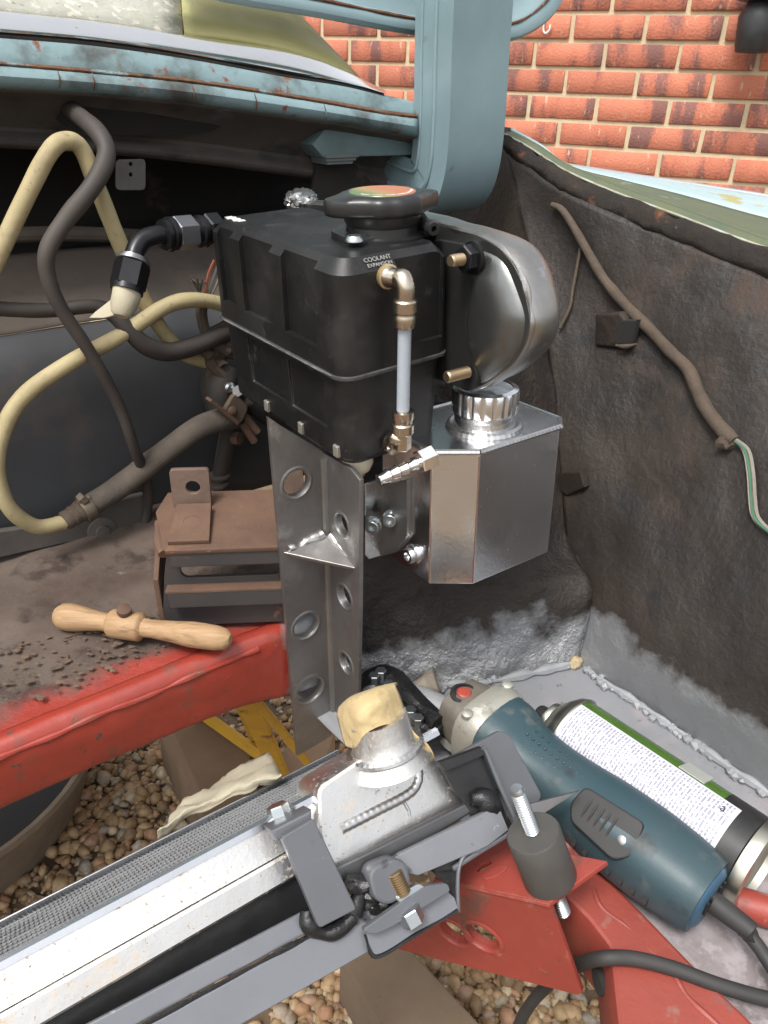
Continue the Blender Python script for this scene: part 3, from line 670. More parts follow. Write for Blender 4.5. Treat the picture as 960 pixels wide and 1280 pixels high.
    wo = [P(640, 162, .90), P(680, 186, .88), P(704, 207, .86), P(790, 220, .90), P(870, 232, .92), P(972, 248, .93), P(1150, 278, .93)]
    for r_ in (inner, lip, gb, wt, wo): r_.append(r_[-1] + (r_[-1] - r_[-2]) * 1.1)
    dn = [p + V((0, 0, -.25)) + U * .05 for p in wo]
    und = [p - W * .012 + U * .012 for p in inner]
    mk('gutter_flange', patch([und, inner, [a.lerp(b, .5) + U * -.003 for a, b in zip(inner, lip)], lip], 8, 4, .004, 60, W), m_gutter, car, solid=.002)
    mk('wing_edge', patch([lip, [a.lerp(b, .5) for a, b in zip(lip, gb)], gb], 8, 2), m_green, car, solid=.0015)
    mk('edge_rim', tube([p.lerp(q, .25) - U * .002 for p, q in zip(lip, gb)], .0012, 6, 8), mat('edge_highlight', (.4, .44, .38), (.25, .2, .12), 60, .45, .3), car)  # thin pale line: the highlight along the wing edge put into the colour
    mk('wing_slope', patch([gb, [a.lerp(b, .5) - W * .002 for a, b in zip(gb, wt)], wt], 8, 3), m_green, car, solid=.0015)
    mk('wing_top', patch([wt, [a.lerp(b, .5) + W * .002 for a, b in zip(wt, wo)], wo], 8, 3), m_wingtop, car, solid=.0015)
    mk('wing_trim', tube(wo[2:], .003, 8, 8), m_chrome, car)
    mk('wing_side', patch([wo, dn], 8, 3), m_wingtop, car, solid=.0015)
    # red chassis leg at the near side
    q = [H(x, y, 2, .508) for x, y in ((694, 1090), (735, 1092), (762, 1112), (800, 1150), (862, 1215), (938, 1290), (1000, 1360), (790, 1360), (776, 1280), (766, 1188), (738, 1152), (708, 1122))]
    leg = mk('chassis_leg', plate(rounded(q, .004), .05, bev=.003, off=-.023, nrm=W), m_redleg, car)
    sealer('leg_weld', [H(x, y, 2, .512) for x, y in ((742, 1112), (752, 1135), (785, 1160), (812, 1188), (838, 1214), (862, 1250), (900, 1285))], .0022, m_redleg)
    a, b = H(771, 1215, 2, .49), H(775, 1262, 2, .47)
    c = H(757, 1226, 2, .482); nn = (b - a).cross(W).normalized(); nn = nn if nn.dot(CAMP - c) > 0 else -nn
    mk('drain_hole', lathe([(.0075, -.004), (.0085, .006), (.001, .0062)], c, nn, 16), m_darkin, leg)
    mk('red_pipe', tube([H(690, 1050, 2, .512), H(800, 1090, 2, .512), H(900, 1122, 2, .512), H(1010, 1152, 2, .512)], .011, 12), m_redmatt, car)
    return on_wall
on_wall = bay_right()

# ------------------------------------------------------------------ boot lid and its gooseneck hinge
def lid():
    vfl = .735
    lower = [H(x, y, 1, vfl) for x, y in ((200, -26), (290, -4), (400, 15), (500, 34), (570, 44), (620, 48), (655, 42), (690, 18), (712, -20), (725, -60))]
    upper = [H(x, y, 1, vfl + .02) for x, y in ((200, -60), (290, -38), (400, -16), (500, 6), (565, 12), (612, 12), (640, 4), (662, -18), (672, -45), (678, -80))]
    fold = [a.lerp(b, .45) - Vv * .004 for a, b in zip(lower, upper)]
    far = [p + Vv * .03 + W * .08 for p in upper]
    back = [p + Vv * .035 + W * .02 for p in lower]
    root = mk('boot_lid', patch([back, [p + Vv * .012 + W * -.002 for p in lower], lower, fold, upper, far], 8, 3), m_blue, car, solid=.002)
    mk('lid_seam', tube([p - Vv * .002 for p in fold], .0016, 6, 8, wob=.6), m_rust, root)
    # the open lid itself rises out of the picture
    big = [[C(u, .80 + .10 * t, 1.20 + .75 * t - .05 * abs(u + .1)) for u in (-1.0, -.6, -.2, .2, .5, .66)] for t in (0, .33, .66, 1)]
    low_ = [p + Vv * .03 + W * .08 for p in upper]
    mk('lid_panel', patch(big, 5, 4), m_blue, root, solid=.02)
    # hinge arm, swept in the v-w plane
    u0, u1 = .600, .676
    path = [(.655, 1.18), (.655, 1.10), (.655, 1.02), (.654, .96), (.658, .915), (.672, .885), (.700, .868), (.735, .868), (.79, .880)]
    dep = .058
    pv = [V((a, b, 0)) for a, b in path]; pv = crom(pv, 6); v, f = [], []
    sec = [(u0, 0), (u1, 0), (u1, dep), (u1 - .004, dep), (u1 - .004, .004), (u0 + .004, .004), (u0 + .004, dep), (u0, dep)]
    for i, p in enumerate(pv):
        t = (pv[min(i + 1, len(pv) - 1)] - pv[max(i - 1, 0)]).normalized(); n = V((-t.y, t.x, 0))
        for u, k in sec: q = p + n * k; v.append(C(u, q.x, q.y))
    k = len(sec)
    for i in range(len(pv) - 1):
        for j in range(k): f.append((i * k + j, i * k + (j + 1) % k, (i + 1) * k + (j + 1) % k, (i + 1) * k + j))
    f.append(tuple(range(k))); f.append(tuple(range(len(v) - k, len(v))))
    ha = mk('hinge_arm', (v, f), m_blue, root, bevel=.0025, seg=3)
    for off, r in ((.024, .0030), (.046, .0022)):
        pts = []
        for i, p in enumerate(pv):
            t = (pv[min(i + 1, len(pv) - 1)] - pv[max(i - 1, 0)]).normalized(); n = V((-t.y, t.x, 0)); q = p + n * off; pts.append(C(u0, q.x, q.y))
        mk('hinge_rib', tube(pts, r, 8, 1, smooth=False), m_blue, root)
lid()

# ================================================================== BLACK EXPANSION TANK
TM = rot3(37.9, 1.1, -4.4); TO = V((-.0343, .4753, .9146)); TA, TB, TC = [TM.col[i].copy() for i in range(3)]
def T(a, b, c): return TO + TA * a + TB * b + TC * c
LA, LB, LC = .0925, .184, .1445
def rrect(a0, a1, b0, b1, r, n=5):
    pts = []
    for (cx, cy, t0) in ((a1 - r, b1 - r, 0), (a0 + r, b1 - r, 90), (a0 + r, b0 + r, 180), (a1 - r, b0 + r, 270)):
        for k in range(n + 1): t = R_(t0 + 90 * k / n); pts.append((cx + r * math.cos(t), cy + r * math.sin(t)))
    return pts
def stack(layers, fn=None):
    """layers: list of (a0,a1,b0,b1,r,c) rounded rectangles skinned together"""
    fn = fn or T
    v, f = [], []
    for a0, a1, b0, b1, r, c in layers: v += [fn(a, b, c) for a, b in rrect(a0, a1, b0, b1, r)]
    k = 24
    for i in range(len(layers) - 1):
        for j in range(k): f.append((i * k + j, i * k + (j + 1) % k, (i + 1) * k + (j + 1) % k, (i + 1) * k + j))
    f.append(tuple(range(k))); f.append(tuple(range(len(v) - k, len(v)))); return v, f
def tank():
    t = thing('expansion_tank', 'black plastic coolant expansion tank with filler cap and sight tube', 'coolant tank', T(LA / 2, LB / 2, -LC))
    s = -.0745; i = .0008; e = .0085
    up_ = mk('upper_shell', stack([(0, LA, 0, LB, .012, s), (i, LA - i, i, LB - i, .012, -e), (e, LA - e, e, LB - e, .009, 0)]), m_black, t)
    def bx(a, b, c): return box(T(0, 0, 0), TA, TB, TC, a, b, c)
    D = .0045
    cut(up_, [bx((-.01, D), (.030, .072), (-.060, .01)), bx((-.01, D), (.088, .132), (-.060, .01)), bx((-.01, D), (.146, .168), (-.060, .01)),
              bx((.045, .084), (-.01, D), (-.062, .01))])
    b = up_.modifiers.new('bevel', 'BEVEL'); b.width = .0016; b.segments = 2; b.limit_method = 'ANGLE'; b.angle_limit = R_(35)
    lo = mk('lower_shell', stack([(.003, LA - .003, .003, LB - .003, .012, s), (.005, LA - .005, .005, LB - .005, .013, -LC + .006), (.010, LA - .010, .010, LB - .010, .012, -LC)]), m_black, t)
    cut(lo, [bx((-.01, .0062), (.030, .078), (s - .045, s - .008)), bx((-.01, .0062), (.088, .140), (s - .045, s - .008))])
    b = lo.modifiers.new('bevel', 'BEVEL'); b.width = .0014; b.segments = 2; b.limit_method = 'ANGLE'; b.angle_limit = R_(35)
    mk('seam_bead', stack([(.0005, LA - .0005, .0005, LB - .0005, .012, s + .0014), (-.0013, LA + .0013, -.0013, LB + .0013, .013, s + .0004), (-.0013, LA + .0013, -.0013, LB + .0013, .013, s - .0014), (.001, LA - .001, .001, LB - .001, .012, s - .0024)]),
       mat('seam_plastic', (.03, .03, .03), (.06, .06, .06), 120, .35), t)
    fl = mat('moulding_flash', (.16, .16, .15), (.06, .06, .06), 160, .5)
    mk('moulding_flash', tube([T(-.0012, LB - .012, s - .0002), T(-.0016, .10, s + .0002), T(-.0014, .04, s), T(-.001, .012, s + .0003)], .0006, 6, 8, wob=.9), fl, t)
    for b_ in (.018, .066, .118): # small moulded lugs at the bottom edge
        mk('lug', box(T(.0035, b_, -LC + .011), TA, TB, TC, (-.0008, .004), (-.003, .003), (-.0045, .0045)), mat('lug_metal', (.35, .33, .28), None, 90, .45, .6), t, bevel=.0006)
    # filler neck and cap
    n = TC; top = TO
    nc = hitp(473, 300, top, n); nb = tocar(nc)
    ca = (nc - TO).dot(TA) + .011; cb = (nc - TO).dot(TB) + .010
    ctr = T(ca, cb, 0)
    neck = mk('filler_neck', lathe([(.029, .0), (.029, .002), (.0255, .0028), (.0248, .008), (.0262, .0105), (.0262, .0165)], ctr, n, 40), m_blackcap, t)
    pts = rounded([ctr + TA * x + TB * y for x, y in ((-.036, -.014), (.034, -.022), (.037, .012), (-.030, .024))], .012)
    fl_ = mk('neck_flange', plate(pts, .0036, bev=.0006, off=.0018, nrm=n), m_blackcap, t)
    for px, py in ((443, 301),):
        c = hitp(px, py, T(0, 0, .0036), n); mk('screw', lathe([(.0062, 0), (.0060, .0014), (.0045, .0034), (.002, .0040)], c, n, 18), m_zinc, fl_)
    c2 = ctr + n * .0155
    def lob(a, r, h):
        return 1.0
    capo = []
    for k in range(72):
        a = 2 * math.pi * k / 72; e_ = abs(math.cos(a)) ** 14; r = .0298 + .0125 * e_ + (.0006 * math.cos(12 * a) if e_ < .05 else 0); capo.append((a, r))
    ex = (TA * .985 + TB * -.17).normalized(); ey = n.cross(ex); v, f = [], []
    for sc, h in ((.93, 0), (.985, .001), (1, .003), (1, .0085), (.975, .0105), (.86, .0125), (.80, .0128)):
        for a, r in capo:
            rr = r * sc if h < .011 else min(r * sc, .0275 * (sc / .86)); v.append(c2 + ex * math.cos(a) * rr + ey * math.sin(a) * rr + n * h)
    k = 72
    for i_ in range(6):
        for j in range(k): f.append((i_ * k + j, i_ * k + (j + 1) % k, (i_ + 1) * k + (j + 1) % k, (i_ + 1) * k + j))
    f.append(tuple(range(k))); f.append(tuple(range(len(v) - k, len(v))))
    cap = mk('filler_cap', (v, f), m_blackcap, t, ang=50)
    # sticker on the cap: green fading into orange with a ring of tiny print
    sm = bpy.data.materials.new('cap_sticker'); sm.use_nodes = True; N = sm.node_tree.nodes; L = sm.node_tree.links; B = N['Principled BSDF']; B.inputs['Roughness'].default_value = .3
    at = N.new('ShaderNodeAttribute'); at.attribute_name = 'cc'; sp = N.new('ShaderNodeSeparateXYZ'); L.new(at.outputs['Vector'], sp.inputs[0])
    uc = tocar(c2).x; mr = N.new('ShaderNodeMapRange'); mr.inputs[1].default_value = uc - .016; mr.inputs[2].default_value = uc + .004; L.new(sp.outputs[0], mr.inputs[0])
    cr = N.new('ShaderNodeValToRGB'); L.new(mr.outputs[0], cr.inputs[0]); cr.color_ramp.elements[0].color = (.09, .15, .05, 1); cr.color_ramp.elements[1].color = (.36, .13, .065, 1)
    x = cr.color_ramp.elements.new(.45); x.color = (.28, .20, .08, 1); L.new(cr.outputs[0], B.inputs['Base Color'])
    mk('cap_sticker', lathe([(.0225, 0), (.0222, .0004), (.001, .0005)], c2 + n * .0128, n, 40), sm, cap)
    wm = mat('print_white', (.7, .7, .68), None, 60, .5)
    ring = []
    for q in range(34):
        a = R_(-160 + q * 4.2) + math.pi * .0; rr = .0195
        if q % 6 == 5: continue
        o = c2 + n * .0134 + ex * math.cos(a) * rr + ey * math.sin(a) * rr; tx = -ex * math.sin(a) + ey * math.cos(a); ty = ex * math.cos(a) + ey * math.sin(a)
        ring.append(box(o, tx, ty, n, (-.0005, .0005), (-.0009, .0009), (0, .0001)))
    mk('cap_print', J(*ring), wm, cap, smooth=False)
    # overflow nipple
    a = ctr + n * .0075 + TA * .0235 + TB * -.006; dr = (hitp(568, 297, T(0, 0, .0075), n) - a).normalized()
    nip = mk('overflow_nipple', J(lathe([(.0075, 0), (.0075, .004), (.0055, .005), (.0045, .0055), (.0042, .024), (.0052, .0255), (.0050, .028), (.0042, .030), (.002, .030), (.002, .024)], a, dr, 18)), m_blackcap, t)
    mk('o_ring', lathe([(.0045, .005), (.0066, .0058), (.0066, .0076), (.0045, .0082)], a, dr, 18), m_rubber, nip)
    # maker's plate lettering on the chamfer
    cdir = (TB * -1 + TC).normalized(); base = T(.033, e / 2, -e / 2) + cdir * .0004
    upv = (TC + TB).normalized()
    pm = mat('letter_grey', (.34, .34, .32), None, 90, .4, .3)
    mk('lettering', J(text_mesh('COOLANT', base + upv * .0021, TA, upv, .0043, .0002), text_mesh('EXPANSION', base - upv * .0019, TA, upv, .0035, .0002)), pm, t, smooth=False)
    bars = []
    for q in range(7):
        o = T(.016, LB - .010 - q * .0035, .0001) ; bars.append(box(o, TA, TB, TC, (-.003 - .001 * (q % 3), .003 + .001 * (q % 2)), (0, .0022), (0, .0002)))
    mk('white_marking', J(*bars), wm, t, smooth=False)
    # sight tube on the front face
    FN = -TB
    def FP(px, py, off): return hitp(px, py, T(0, 0, 0) + FN * off, FN)
    ub, lb_ = FP(483, 345, 0.0), FP(487, 552, -.004)
    st = .017
    tu = FP(507, 352, st); tl = FP(503, 548, st)
    ax = (tu - tl).normalized()
    sg = mk('sight_tube', cyl(tl + ax * .012, tu - ax * .022, .0044, 18), m_tubeclr, t)
    mk('sight_tube_bore', cyl(tl + ax * .012, tl + ax * .013, .003, 12), m_tubeclr, sg)
    mk('tube_elbow', J(lathe([(.0065, 0), (.0072, .002), (.0062, .005), (.0058, .006)], ub, FN, 18), tube([ub + FN * .004, ub + FN * .010 + TA * .002, tu + TC * .001 - FN * .003, tu - ax * .004, tu - ax * .012], .0062, 16, 6),
       ), m_nickel, t)
    mk('thread_seal', lathe([(.0075, 0), (.0078, .001), (.0078, .0034), (.0066, .004)], ub - FN * .0005, FN, 18), m_brass, t)
    mk('compression_nut', lathe([(.0066, 0), (.0072, .001), (.0072, .007), (.0068, .0078), (.0068, .009), (.0078, .010), (.0078, .0165), (.0070, .0175)], tu - ax * .0285, ax, 20), m_nickel, t)
    mk('compression_nut', lathe([(.0070, 0), (.0078, .001), (.0078, .007), (.0068, .008), (.0070, .010), (.0076, .011), (.0076, .0165), (.006, .0172)], tl + ax * .004, ax, 20), m_nickel, t)
    mk('tube_elbow', J(hexn(tl - ax * .008, tl + ax * .005, .0062), tube([tl - ax * .002, tl - FN * .004 - TA * .003, lb_ + FN * .003], .0056, 14, 5), lathe([(.005, 0), (.0078, .0008), (.0078, .006), (.006, .0068)], lb_ + FN * .001, FN, 20)), m_nickel, t)
    # drain plug below the front corner
    dp = T(.024, .022, -LC)
    mk('drain_boss', lathe([(.012, .001), (.012, -.006), (.0095, -.0115), (.007, -.012)], dp, TC, 20), mat('dirty_white', (.5, .46, .36), (.4, .35, .25), 60, .6), t)
    mk('drain_screw', lathe([(.0058, -.0115), (.0058, -.0165), (.003, -.018)], dp, TC, 14), m_yzinc, t)
    return t
tank()

# ------------------------------------------------------------------ black elbow fitting on the tank's far end
SE = .84
def hexn_s(a, b, r, ref=None): return hexn(a, b, r * SE, ref)
def lathe_s(pr, o, ax, n=24, ref=None, fn=None): return lathe([(r * SE, h) for r, h in pr], o, ax, n, ref, fn)
def elbow():
    k = .594
    p = lambda x, y, d=k: P(x + 6, y, d)
    root = thing('hose_elbow', 'black anodised elbow hose fitting with a taped open end', 'fitting', p(150, 392, .565))
    a = p(268, 287, .612); b = p(196, 294, .578); ax = (b - a).normalized(); L_ = (b - a).length
    at = lambda t: a + ax * (L_ * t)
    mk('hex_adapter', J(hexn_s(at(.0), at(.26), .0155), lathe_s([(.0125, 0), (.0125, .004)], at(.25), ax, 20)), m_anod, root)
    mk('collar', lathe_s([(.010, 0), (.0145, .001), (.0145, .004), (.012, .005), (.012, .008)], at(.30), ax, 24), m_anod, root)
    mk('swivel_nut', hexn_s(at(.46), at(.80), .0152, V((0, 0, 1))), m_anodgrey, root)
    mk('collar', lathe_s([(.012, 0), (.0152, .0008), (.0152, .004), (.0125, .005), (.0135, .006), (.0135, .009), (.009, .010)], at(.80), ax, 24), m_anod, root)
    e0 = at(.97); el = [e0, p(186, 295, .574), p(172, 301, .570), p(163, 315, .567), p(160, 333, .566)]
    mk('bend', tube(el, .0072, 16, 8), m_anod, root)
    d0 = p(162, 322, .5665); d1 = p(152, 366, .564); dx = (d1 - d0).normalized()
    mk('end_ring', lathe_s([(.009, -.001), (.0125, 0), (.0125, .0015), (.0145, .002), (.0145, .004), (.013, .0045)], d0, dx, 26), m_anodgrey, root)
    mk('end_nut', J(hexn_s(d0 + dx * .004, d0 + dx * .024, .0153), lathe_s([(.0142, 0), (.0142, .004)], d0 + dx * .0225, dx, 24)), m_anod, root)
    e = d0 + dx * .0255
    mk('tape_wrap', J(lathe_s([(.0118, 0), (.0122, .004), (.0112, .011), (.0085, .018), (.006, .020)], e, dx, 20, fn=lambda a_, r, h: 1 + .08 * math.sin(3 * a_ + h * 300))), m_tapepale, root)
    mk('tape_tail', plate([e - RT * .008 + dx * .006, e + RT * .001 + dx * .017, e - RT * .012 + dx * .021, e - RT * .022 + dx * .021, e - RT * .019 + dx * .017], .0012), m_tapepale, root)
elbow()

# ------------------------------------------------------------------ ground steel housing behind the tank
def housing():
    u0, th = .402, .030
    h = lambda x, y, u=u0: H(x, y, 0, u)
    rim = [(355, 252), (420, 258), (500, 268), (560, 284), (604, 297), (632, 316), (651, 345), (661, 380), (664, 405), (658, 430), (644, 452), (622, 470), (604, 481), (585, 486), (560, 470), (470, 380), (380, 300)]
    pts = [h(x, y) for x, y in rim]
    root = thing('water_housing', 'ground bare steel coolant housing bolted behind the expansion tank', 'housing', h(620, 480))
    def sh(p, k): # outline moved outwards along u with a bulge like a hand-ground weld
        return p + U * k
    c = h(560, 385)
    smooth = crom(pts + [pts[0]], 5)[:-1]
    v, f = [], []; lay = ((0, .90), (0, .985), (.0015, 1.0), (.014, 1.015), (.024, 1.005), (th, .97), (th + .002, .93))
    for k, s in lay:
        for i, p in enumerate(smooth):
            v.append(c + (p - c) * (s + .03 * noise.noise(p * 34 + V((0, 0, k * 30))) * (k > .001)) + U * k)
    n = len(smooth)
    for i in range(1, len(lay) - 1):
        for j in range(n): f.append((i * n + j, i * n + (j + 1) % n, (i + 1) * n + (j + 1) % n, (i + 1) * n + j))
    f.append(tuple(range(len(v) - n, len(v))))
    mk('welded_band', (v, f), m_ground, root, ang=60)
    v = [c + (p - c) * .99 for p in smooth]; mk('side_plate', plate(v, .003, off=-.001), m_darksteel, root)
    # the dished cheek
    ch = [h(x, y) for x, y in ((596, 316), (628, 332), (648, 375), (654, 405), (644, 440), (618, 466), (598, 472), (586, 440), (584, 400), (590, 350))]
    cc = sum(ch, V((0, 0, 0))) / len(ch); sm = crom(ch + [ch[0]], 5)[:-1]; v, f = [], []
    for s, k in ((1.10, .0005), (1.07, -.0012), (.98, -.0035), (.80, -.0065), (.5, -.0085), (.2, -.0092)):
        for p in sm: v.append(cc + (p - cc) * s + U * k)
    n = len(sm)
    for i in range(5):
        for j in range(n): f.append((i * n + j, i * n + (j + 1) % n, (i + 1) * n + (j + 1) % n, (i + 1) * n + j))
    f.append(tuple(range(5 * n, 6 * n))); mk('dished_cheek', (v, f), m_darksteel, root, ang=60)
    edge = [c + (p - c) * 1.0 + U * .001 for p in smooth[5:72]]
    mk('ground_weld_ridge', tube(edge, .0017, 8, 1, wob=1.3, smooth=False), m_ground, root)
    # black flange with two studs
    q = [(545, 300), (578, 305), (594, 309), (603, 322), (603, 338), (592, 362), (585, 392), (586, 425), (594, 448), (599, 468), (597, 482), (588, 488), (575, 482), (545, 470)]
    fl = rounded([h(x, y, .3975) for x, y in q], .004)
    mk('flange', plate(fl, .004, bev=.0006, off=.0), mat('flange_black', (.006, .006, .006), None, 40, .6), root)
    for (a, b, nut) in (((592, 322), (564, 331), 1), ((588, 464), (557, 468), 0)):
        A_ = h(*a, .395); 
        B_ = A_ - U * (.020 if nut else .022)
        mk('stud', stud(A_ - U * .002, B_, .0042, .0013), m_yzinc, root)
        if nut:
            mk('flange_nut', J(hexn(A_ - U * .0015, A_ - U * .0095, .0088), lathe([(.0105, 0), (.0105, .0015), (.0095, .002)], A_, -U, 22)), m_anod, root)
    mk('cast_end', blob(h(376, 250, u0 + .010) , .0125, 4, (1.1, 2.3, .75), 4, .22, 5), m_weld, root)
housing()

# ================================================================== ALUMINIUM CATCH TANK
AM = rot3(36.5, -2.2, -2.3); AO = V((.0437, .4856, .7844)); AA, AB, AC = [AM.col[i].copy() for i in range(3)]
def A(a, b, c): return AO + AA * a + AB * b + AC * c
def alu_tank():
    la, lb, lc = .1089, .082, .1107; c1 = .0272; c2 = .0205
    oct_ = [(0, c2), (c1, 0), (la, 0), (la + .012, .012), (la + .012, lb - .012), (la - .01, lb + .008), (.02, lb + .008), (0, lb)]
    t = thing('catch_tank', 'polished aluminium eight-sided header tank with a ribbed screw cap', 'metal tank', A(.05, .04, -lc))
    v = [A(a, b, c) for c in (0, -lc) for a, b in oct_]; f = [tuple(range(8)), tuple(range(15, 7, -1))] + [(i, (i + 1) % 8, 8 + (i + 1) % 8, 8 + i) for i in range(8)]
    mk('tank_body', (v, f), m_polish, t, ang=20, bevel=.0012, seg=3)
    mk('tank_lid', plate([A(a * .985 + .0008, b * .985 + .0006, .0004) for a, b in oct_], .0012, bev=.0004, nrm=AC), m_alu, t)
    top = [A(a, b, .0002) for a, b in oct_]
    for i in range(8):
        mk('weld_seam', bead([top[i], top[(i + 1) % 8]], .0023, .0036), m_weld, t)
    # copper-tinted heat lines along the front folds
    for i in (0, 1):
        a, b = oct_[i]; mk('fold_edge', tube([A(a, b, -.003), A(a, b, -lc + .002)], .0007, 8, 1), mat('heat_tint', (.62, .42, .34), (.55, .45, .42), 60, .2, 1.), t)
    # neck and cap
    n = AC; c = hitp(605, 535, A(0, 0, 0), n)
    mk('neck', lathe([(.0275, .0), (.0262, .003), (.0235, .0045), (.0228, .010), (.0232, .0105), (.0232, .0135), (.0225, .014)], c, n, 40), m_alu, t)
    mk('neck_weld', bead([c + AA * math.cos(2 * math.pi * k / 40) * .0262 + AB * math.sin(2 * math.pi * k / 40) * .0262 + n * .0022 for k in range(41)], .0034, .0042), m_weld, t)
    mk('screw_cap', lathe([(.0225, .0145), (.0245, .015), (.0252, .0165), (.0252, .0305), (.0244, .032), (.0205, .033), (.020, .0322), (.001, .0322)], c, n, 144,
       fn=lambda a, r, h: 1 - (.05 * max(0, math.cos(18 * a)) ** 1.5 if .0155 < h < .0318 and r > .0235 else 0)), m_polish, t, ang=40)
    # side face: socket screw and mounting plates
    sn = -AA
    def side(px, py, off=0): return hitp(px, py, A(0, 0, 0) + sn * off, sn)
    b = side(516, 693)
    mk('socket_screw', J(lathe([(.0085, 0), (.0085, .0015), (.0065, .0022), (.0065, .0055), (.006, .006), (.0036, .006), (.0034, .003), (.0005, .003)], b, sn, 24)), m_alu, t)
    # hose tail with barbs
    h0 = side(532, 574, .004); h1 = P(476, 599, (h0 - CAMP).dot(FW) - .012); dx = (h1 - h0).normalized(); L_ = (h1 - h0).length
    mk('hose_tail', lathe([(.0045, 0), (.0045, .004)] + [q for k in range(4) for q in ((.0052, .006 + k * .0072), (.0038, .0115 + k * .0072))] + [(.0042, .036), (.003, .036)], h0 + dx * .003, dx, 20), m_chrome, t)
    mk('hose_tail_nut', hexn(h0 - dx * .007, h0 + dx * .006, .0088), m_chrome, t)
    # mounting angle: one leaf on the tank, one on the upright bracket
    q = [side(477, 607, .001), side(512, 600, .001), side(512, 668, .001), side(496, 689, .001), side(477, 695, .001)]
    mk('mounting_leaf', plate(q, .003, bev=.0005, off=.001), m_steel, t)
    vfl = [tocar(p) for p in q]
    uu = tocar(side(477, 650, .001))
    r = [H(455, 604, 1, uu.y - .002), H(477, 598, 1, uu.y - .002), H(477, 692, 1, uu.y - .002), H(460, 697, 1, uu.y - .002), H(455, 692, 1, uu.y - .002)]
    mk('mounting_leaf', plate(r, .003, bev=.0005), m_alu, t)
    bn = (-U * .75 - Vv * .66).normalized()
    for px, py, nn in ((467, 655, bn), (489, 647, bn)):
        c_ = P(px, py, (q[0] - CAMP).dot(FW) - .004)
        mk('cap_bolt', J(lathe([(.0068, -.001), (.0068, .001), (.0055, .0012), (.0055, .0062), (.005, .0068), (.0029, .0068), (.0027, .004), (.0005, .004)], c_, nn, 22)), m_zinc, t)
alu_tank()

# ================================================================== UPRIGHT BRACKET
def bracket():
    vv = .4475; uu = .3175
    root = thing('upright_bracket', 'bare steel angle upright with flared lightening holes and a welded gusset', 'bracket', H(400, 930, 1, vv))
    L_ = [H(335, 522, 1, vv), H(348, 531, 1, vv), H(406, 566, 1, vv), H(413, 918, 1, vv), H(371, 943, 1, vv)]
    ca = tocar(L_[2])
    corner_u = ca.x
    holes = []; hs_ = ((369, 603, 15.5), (381, 781, 14.5), (386, 861, 15.5))
    dpx = lambda p: (p - CAMP).dot(FW) / FPX
    for x, y, r in hs_:
        c = H(x, y, 1, vv); holes.append((c, r * dpx(c) * 1.18))
    lf = mk('front_flange', plate(L_, .003, [circ(c, U, W, r, 26) for c, r in holes], nrm=-Vv), m_steel, root)
    def flare(c, n, r, par, side=1):
        mk('flared_rim', lathe([(r * 1.0, -.0035), (r * .985, -.001), (r * 1.0, .0005), (r * 1.06, .0018), (r * 1.2, .0022), (r * 1.36, .0017)], c, n, 30), m_steel, par)
        o = bpy.data.objects[-1] if False else None
    # flared rims are open rings
    def ring(c, n, r, par):
        x, y, z = basis(n); v, f = [], []; pr = [(1.0, -.0040), (.97, -.002), (.985, .0006), (1.05, .0026), (1.17, .0028), (1.32, .0017)]; k = 30
        for s, h in pr:
            for q in range(k): a = 2 * math.pi * q / k; v.append(c + z * h + (x * math.cos(a) + y * math.sin(a)) * r * s)
        for i in range(len(pr) - 1):
            for q in range(k): f.append((i * k + q, i * k + (q + 1) % k, (i + 1) * k + (q + 1) % k, (i + 1) * k + q))
        mk('flared_rim', (v, f), m_steel, par, ang=70)
    for c, r in holes: ring(c, -Vv, r, lf)
    # second leaf, towards the camera along -v
    un = corner_u
    hp = lambda x, y: H(x, y, 0, un)
    R2 = [hp(404, 566), hp(441, 586), hp(452, 600), hp(451, 760), hp(448, 915), hp(411, 918)]
    R2[0] = C(un, vv - .0015, tocar(L_[2]).z); R2[-1] = C(un, vv - .0015, tocar(L_[3]).z)
    h2 = []
    for x, y, r in ((430, 655, 15), (433, 745, 15.5), (435, 828, 14)):
        c = hp(x, y); h2.append((c, r * dpx(c) * .98))
    rf = mk('side_flange', plate(R2, .003, [circ(c, Vv, W, r, 26) for c, r in h2], nrm=-U), m_steel, root)
    for c, r in h2: ring(c, -U, r, rf)
    a = H(356, 692, 1, vv - .002); b = C(un - .002, vv - .002, tocar(a).z + .004); c = hp(447, 712)
    gus = mk('gusset', plate([a, b, c], .0026), m_steel, root)
    rnd = random.Random(2)
    for p, q in ((a, b), (b, c)):
        pts = [p.lerp(q, k / 10) + V((0, 0, .002)) - Vv * .001 for k in range(1, 10)]
        mk('gusset_weld', tube([x + V((0, 0, rnd.uniform(-.0012, .0012))) for x in pts], .0027, 8, 4, wob=1.4), m_weld, root)
    mk('bend_radius', tube([C(un - .002, vv - .002, tocar(L_[2]).z - .003), C(un - .002, vv - .002, tocar(L_[3]).z + .002)], .0038, 10, 1), m_steel, root)
bracket()

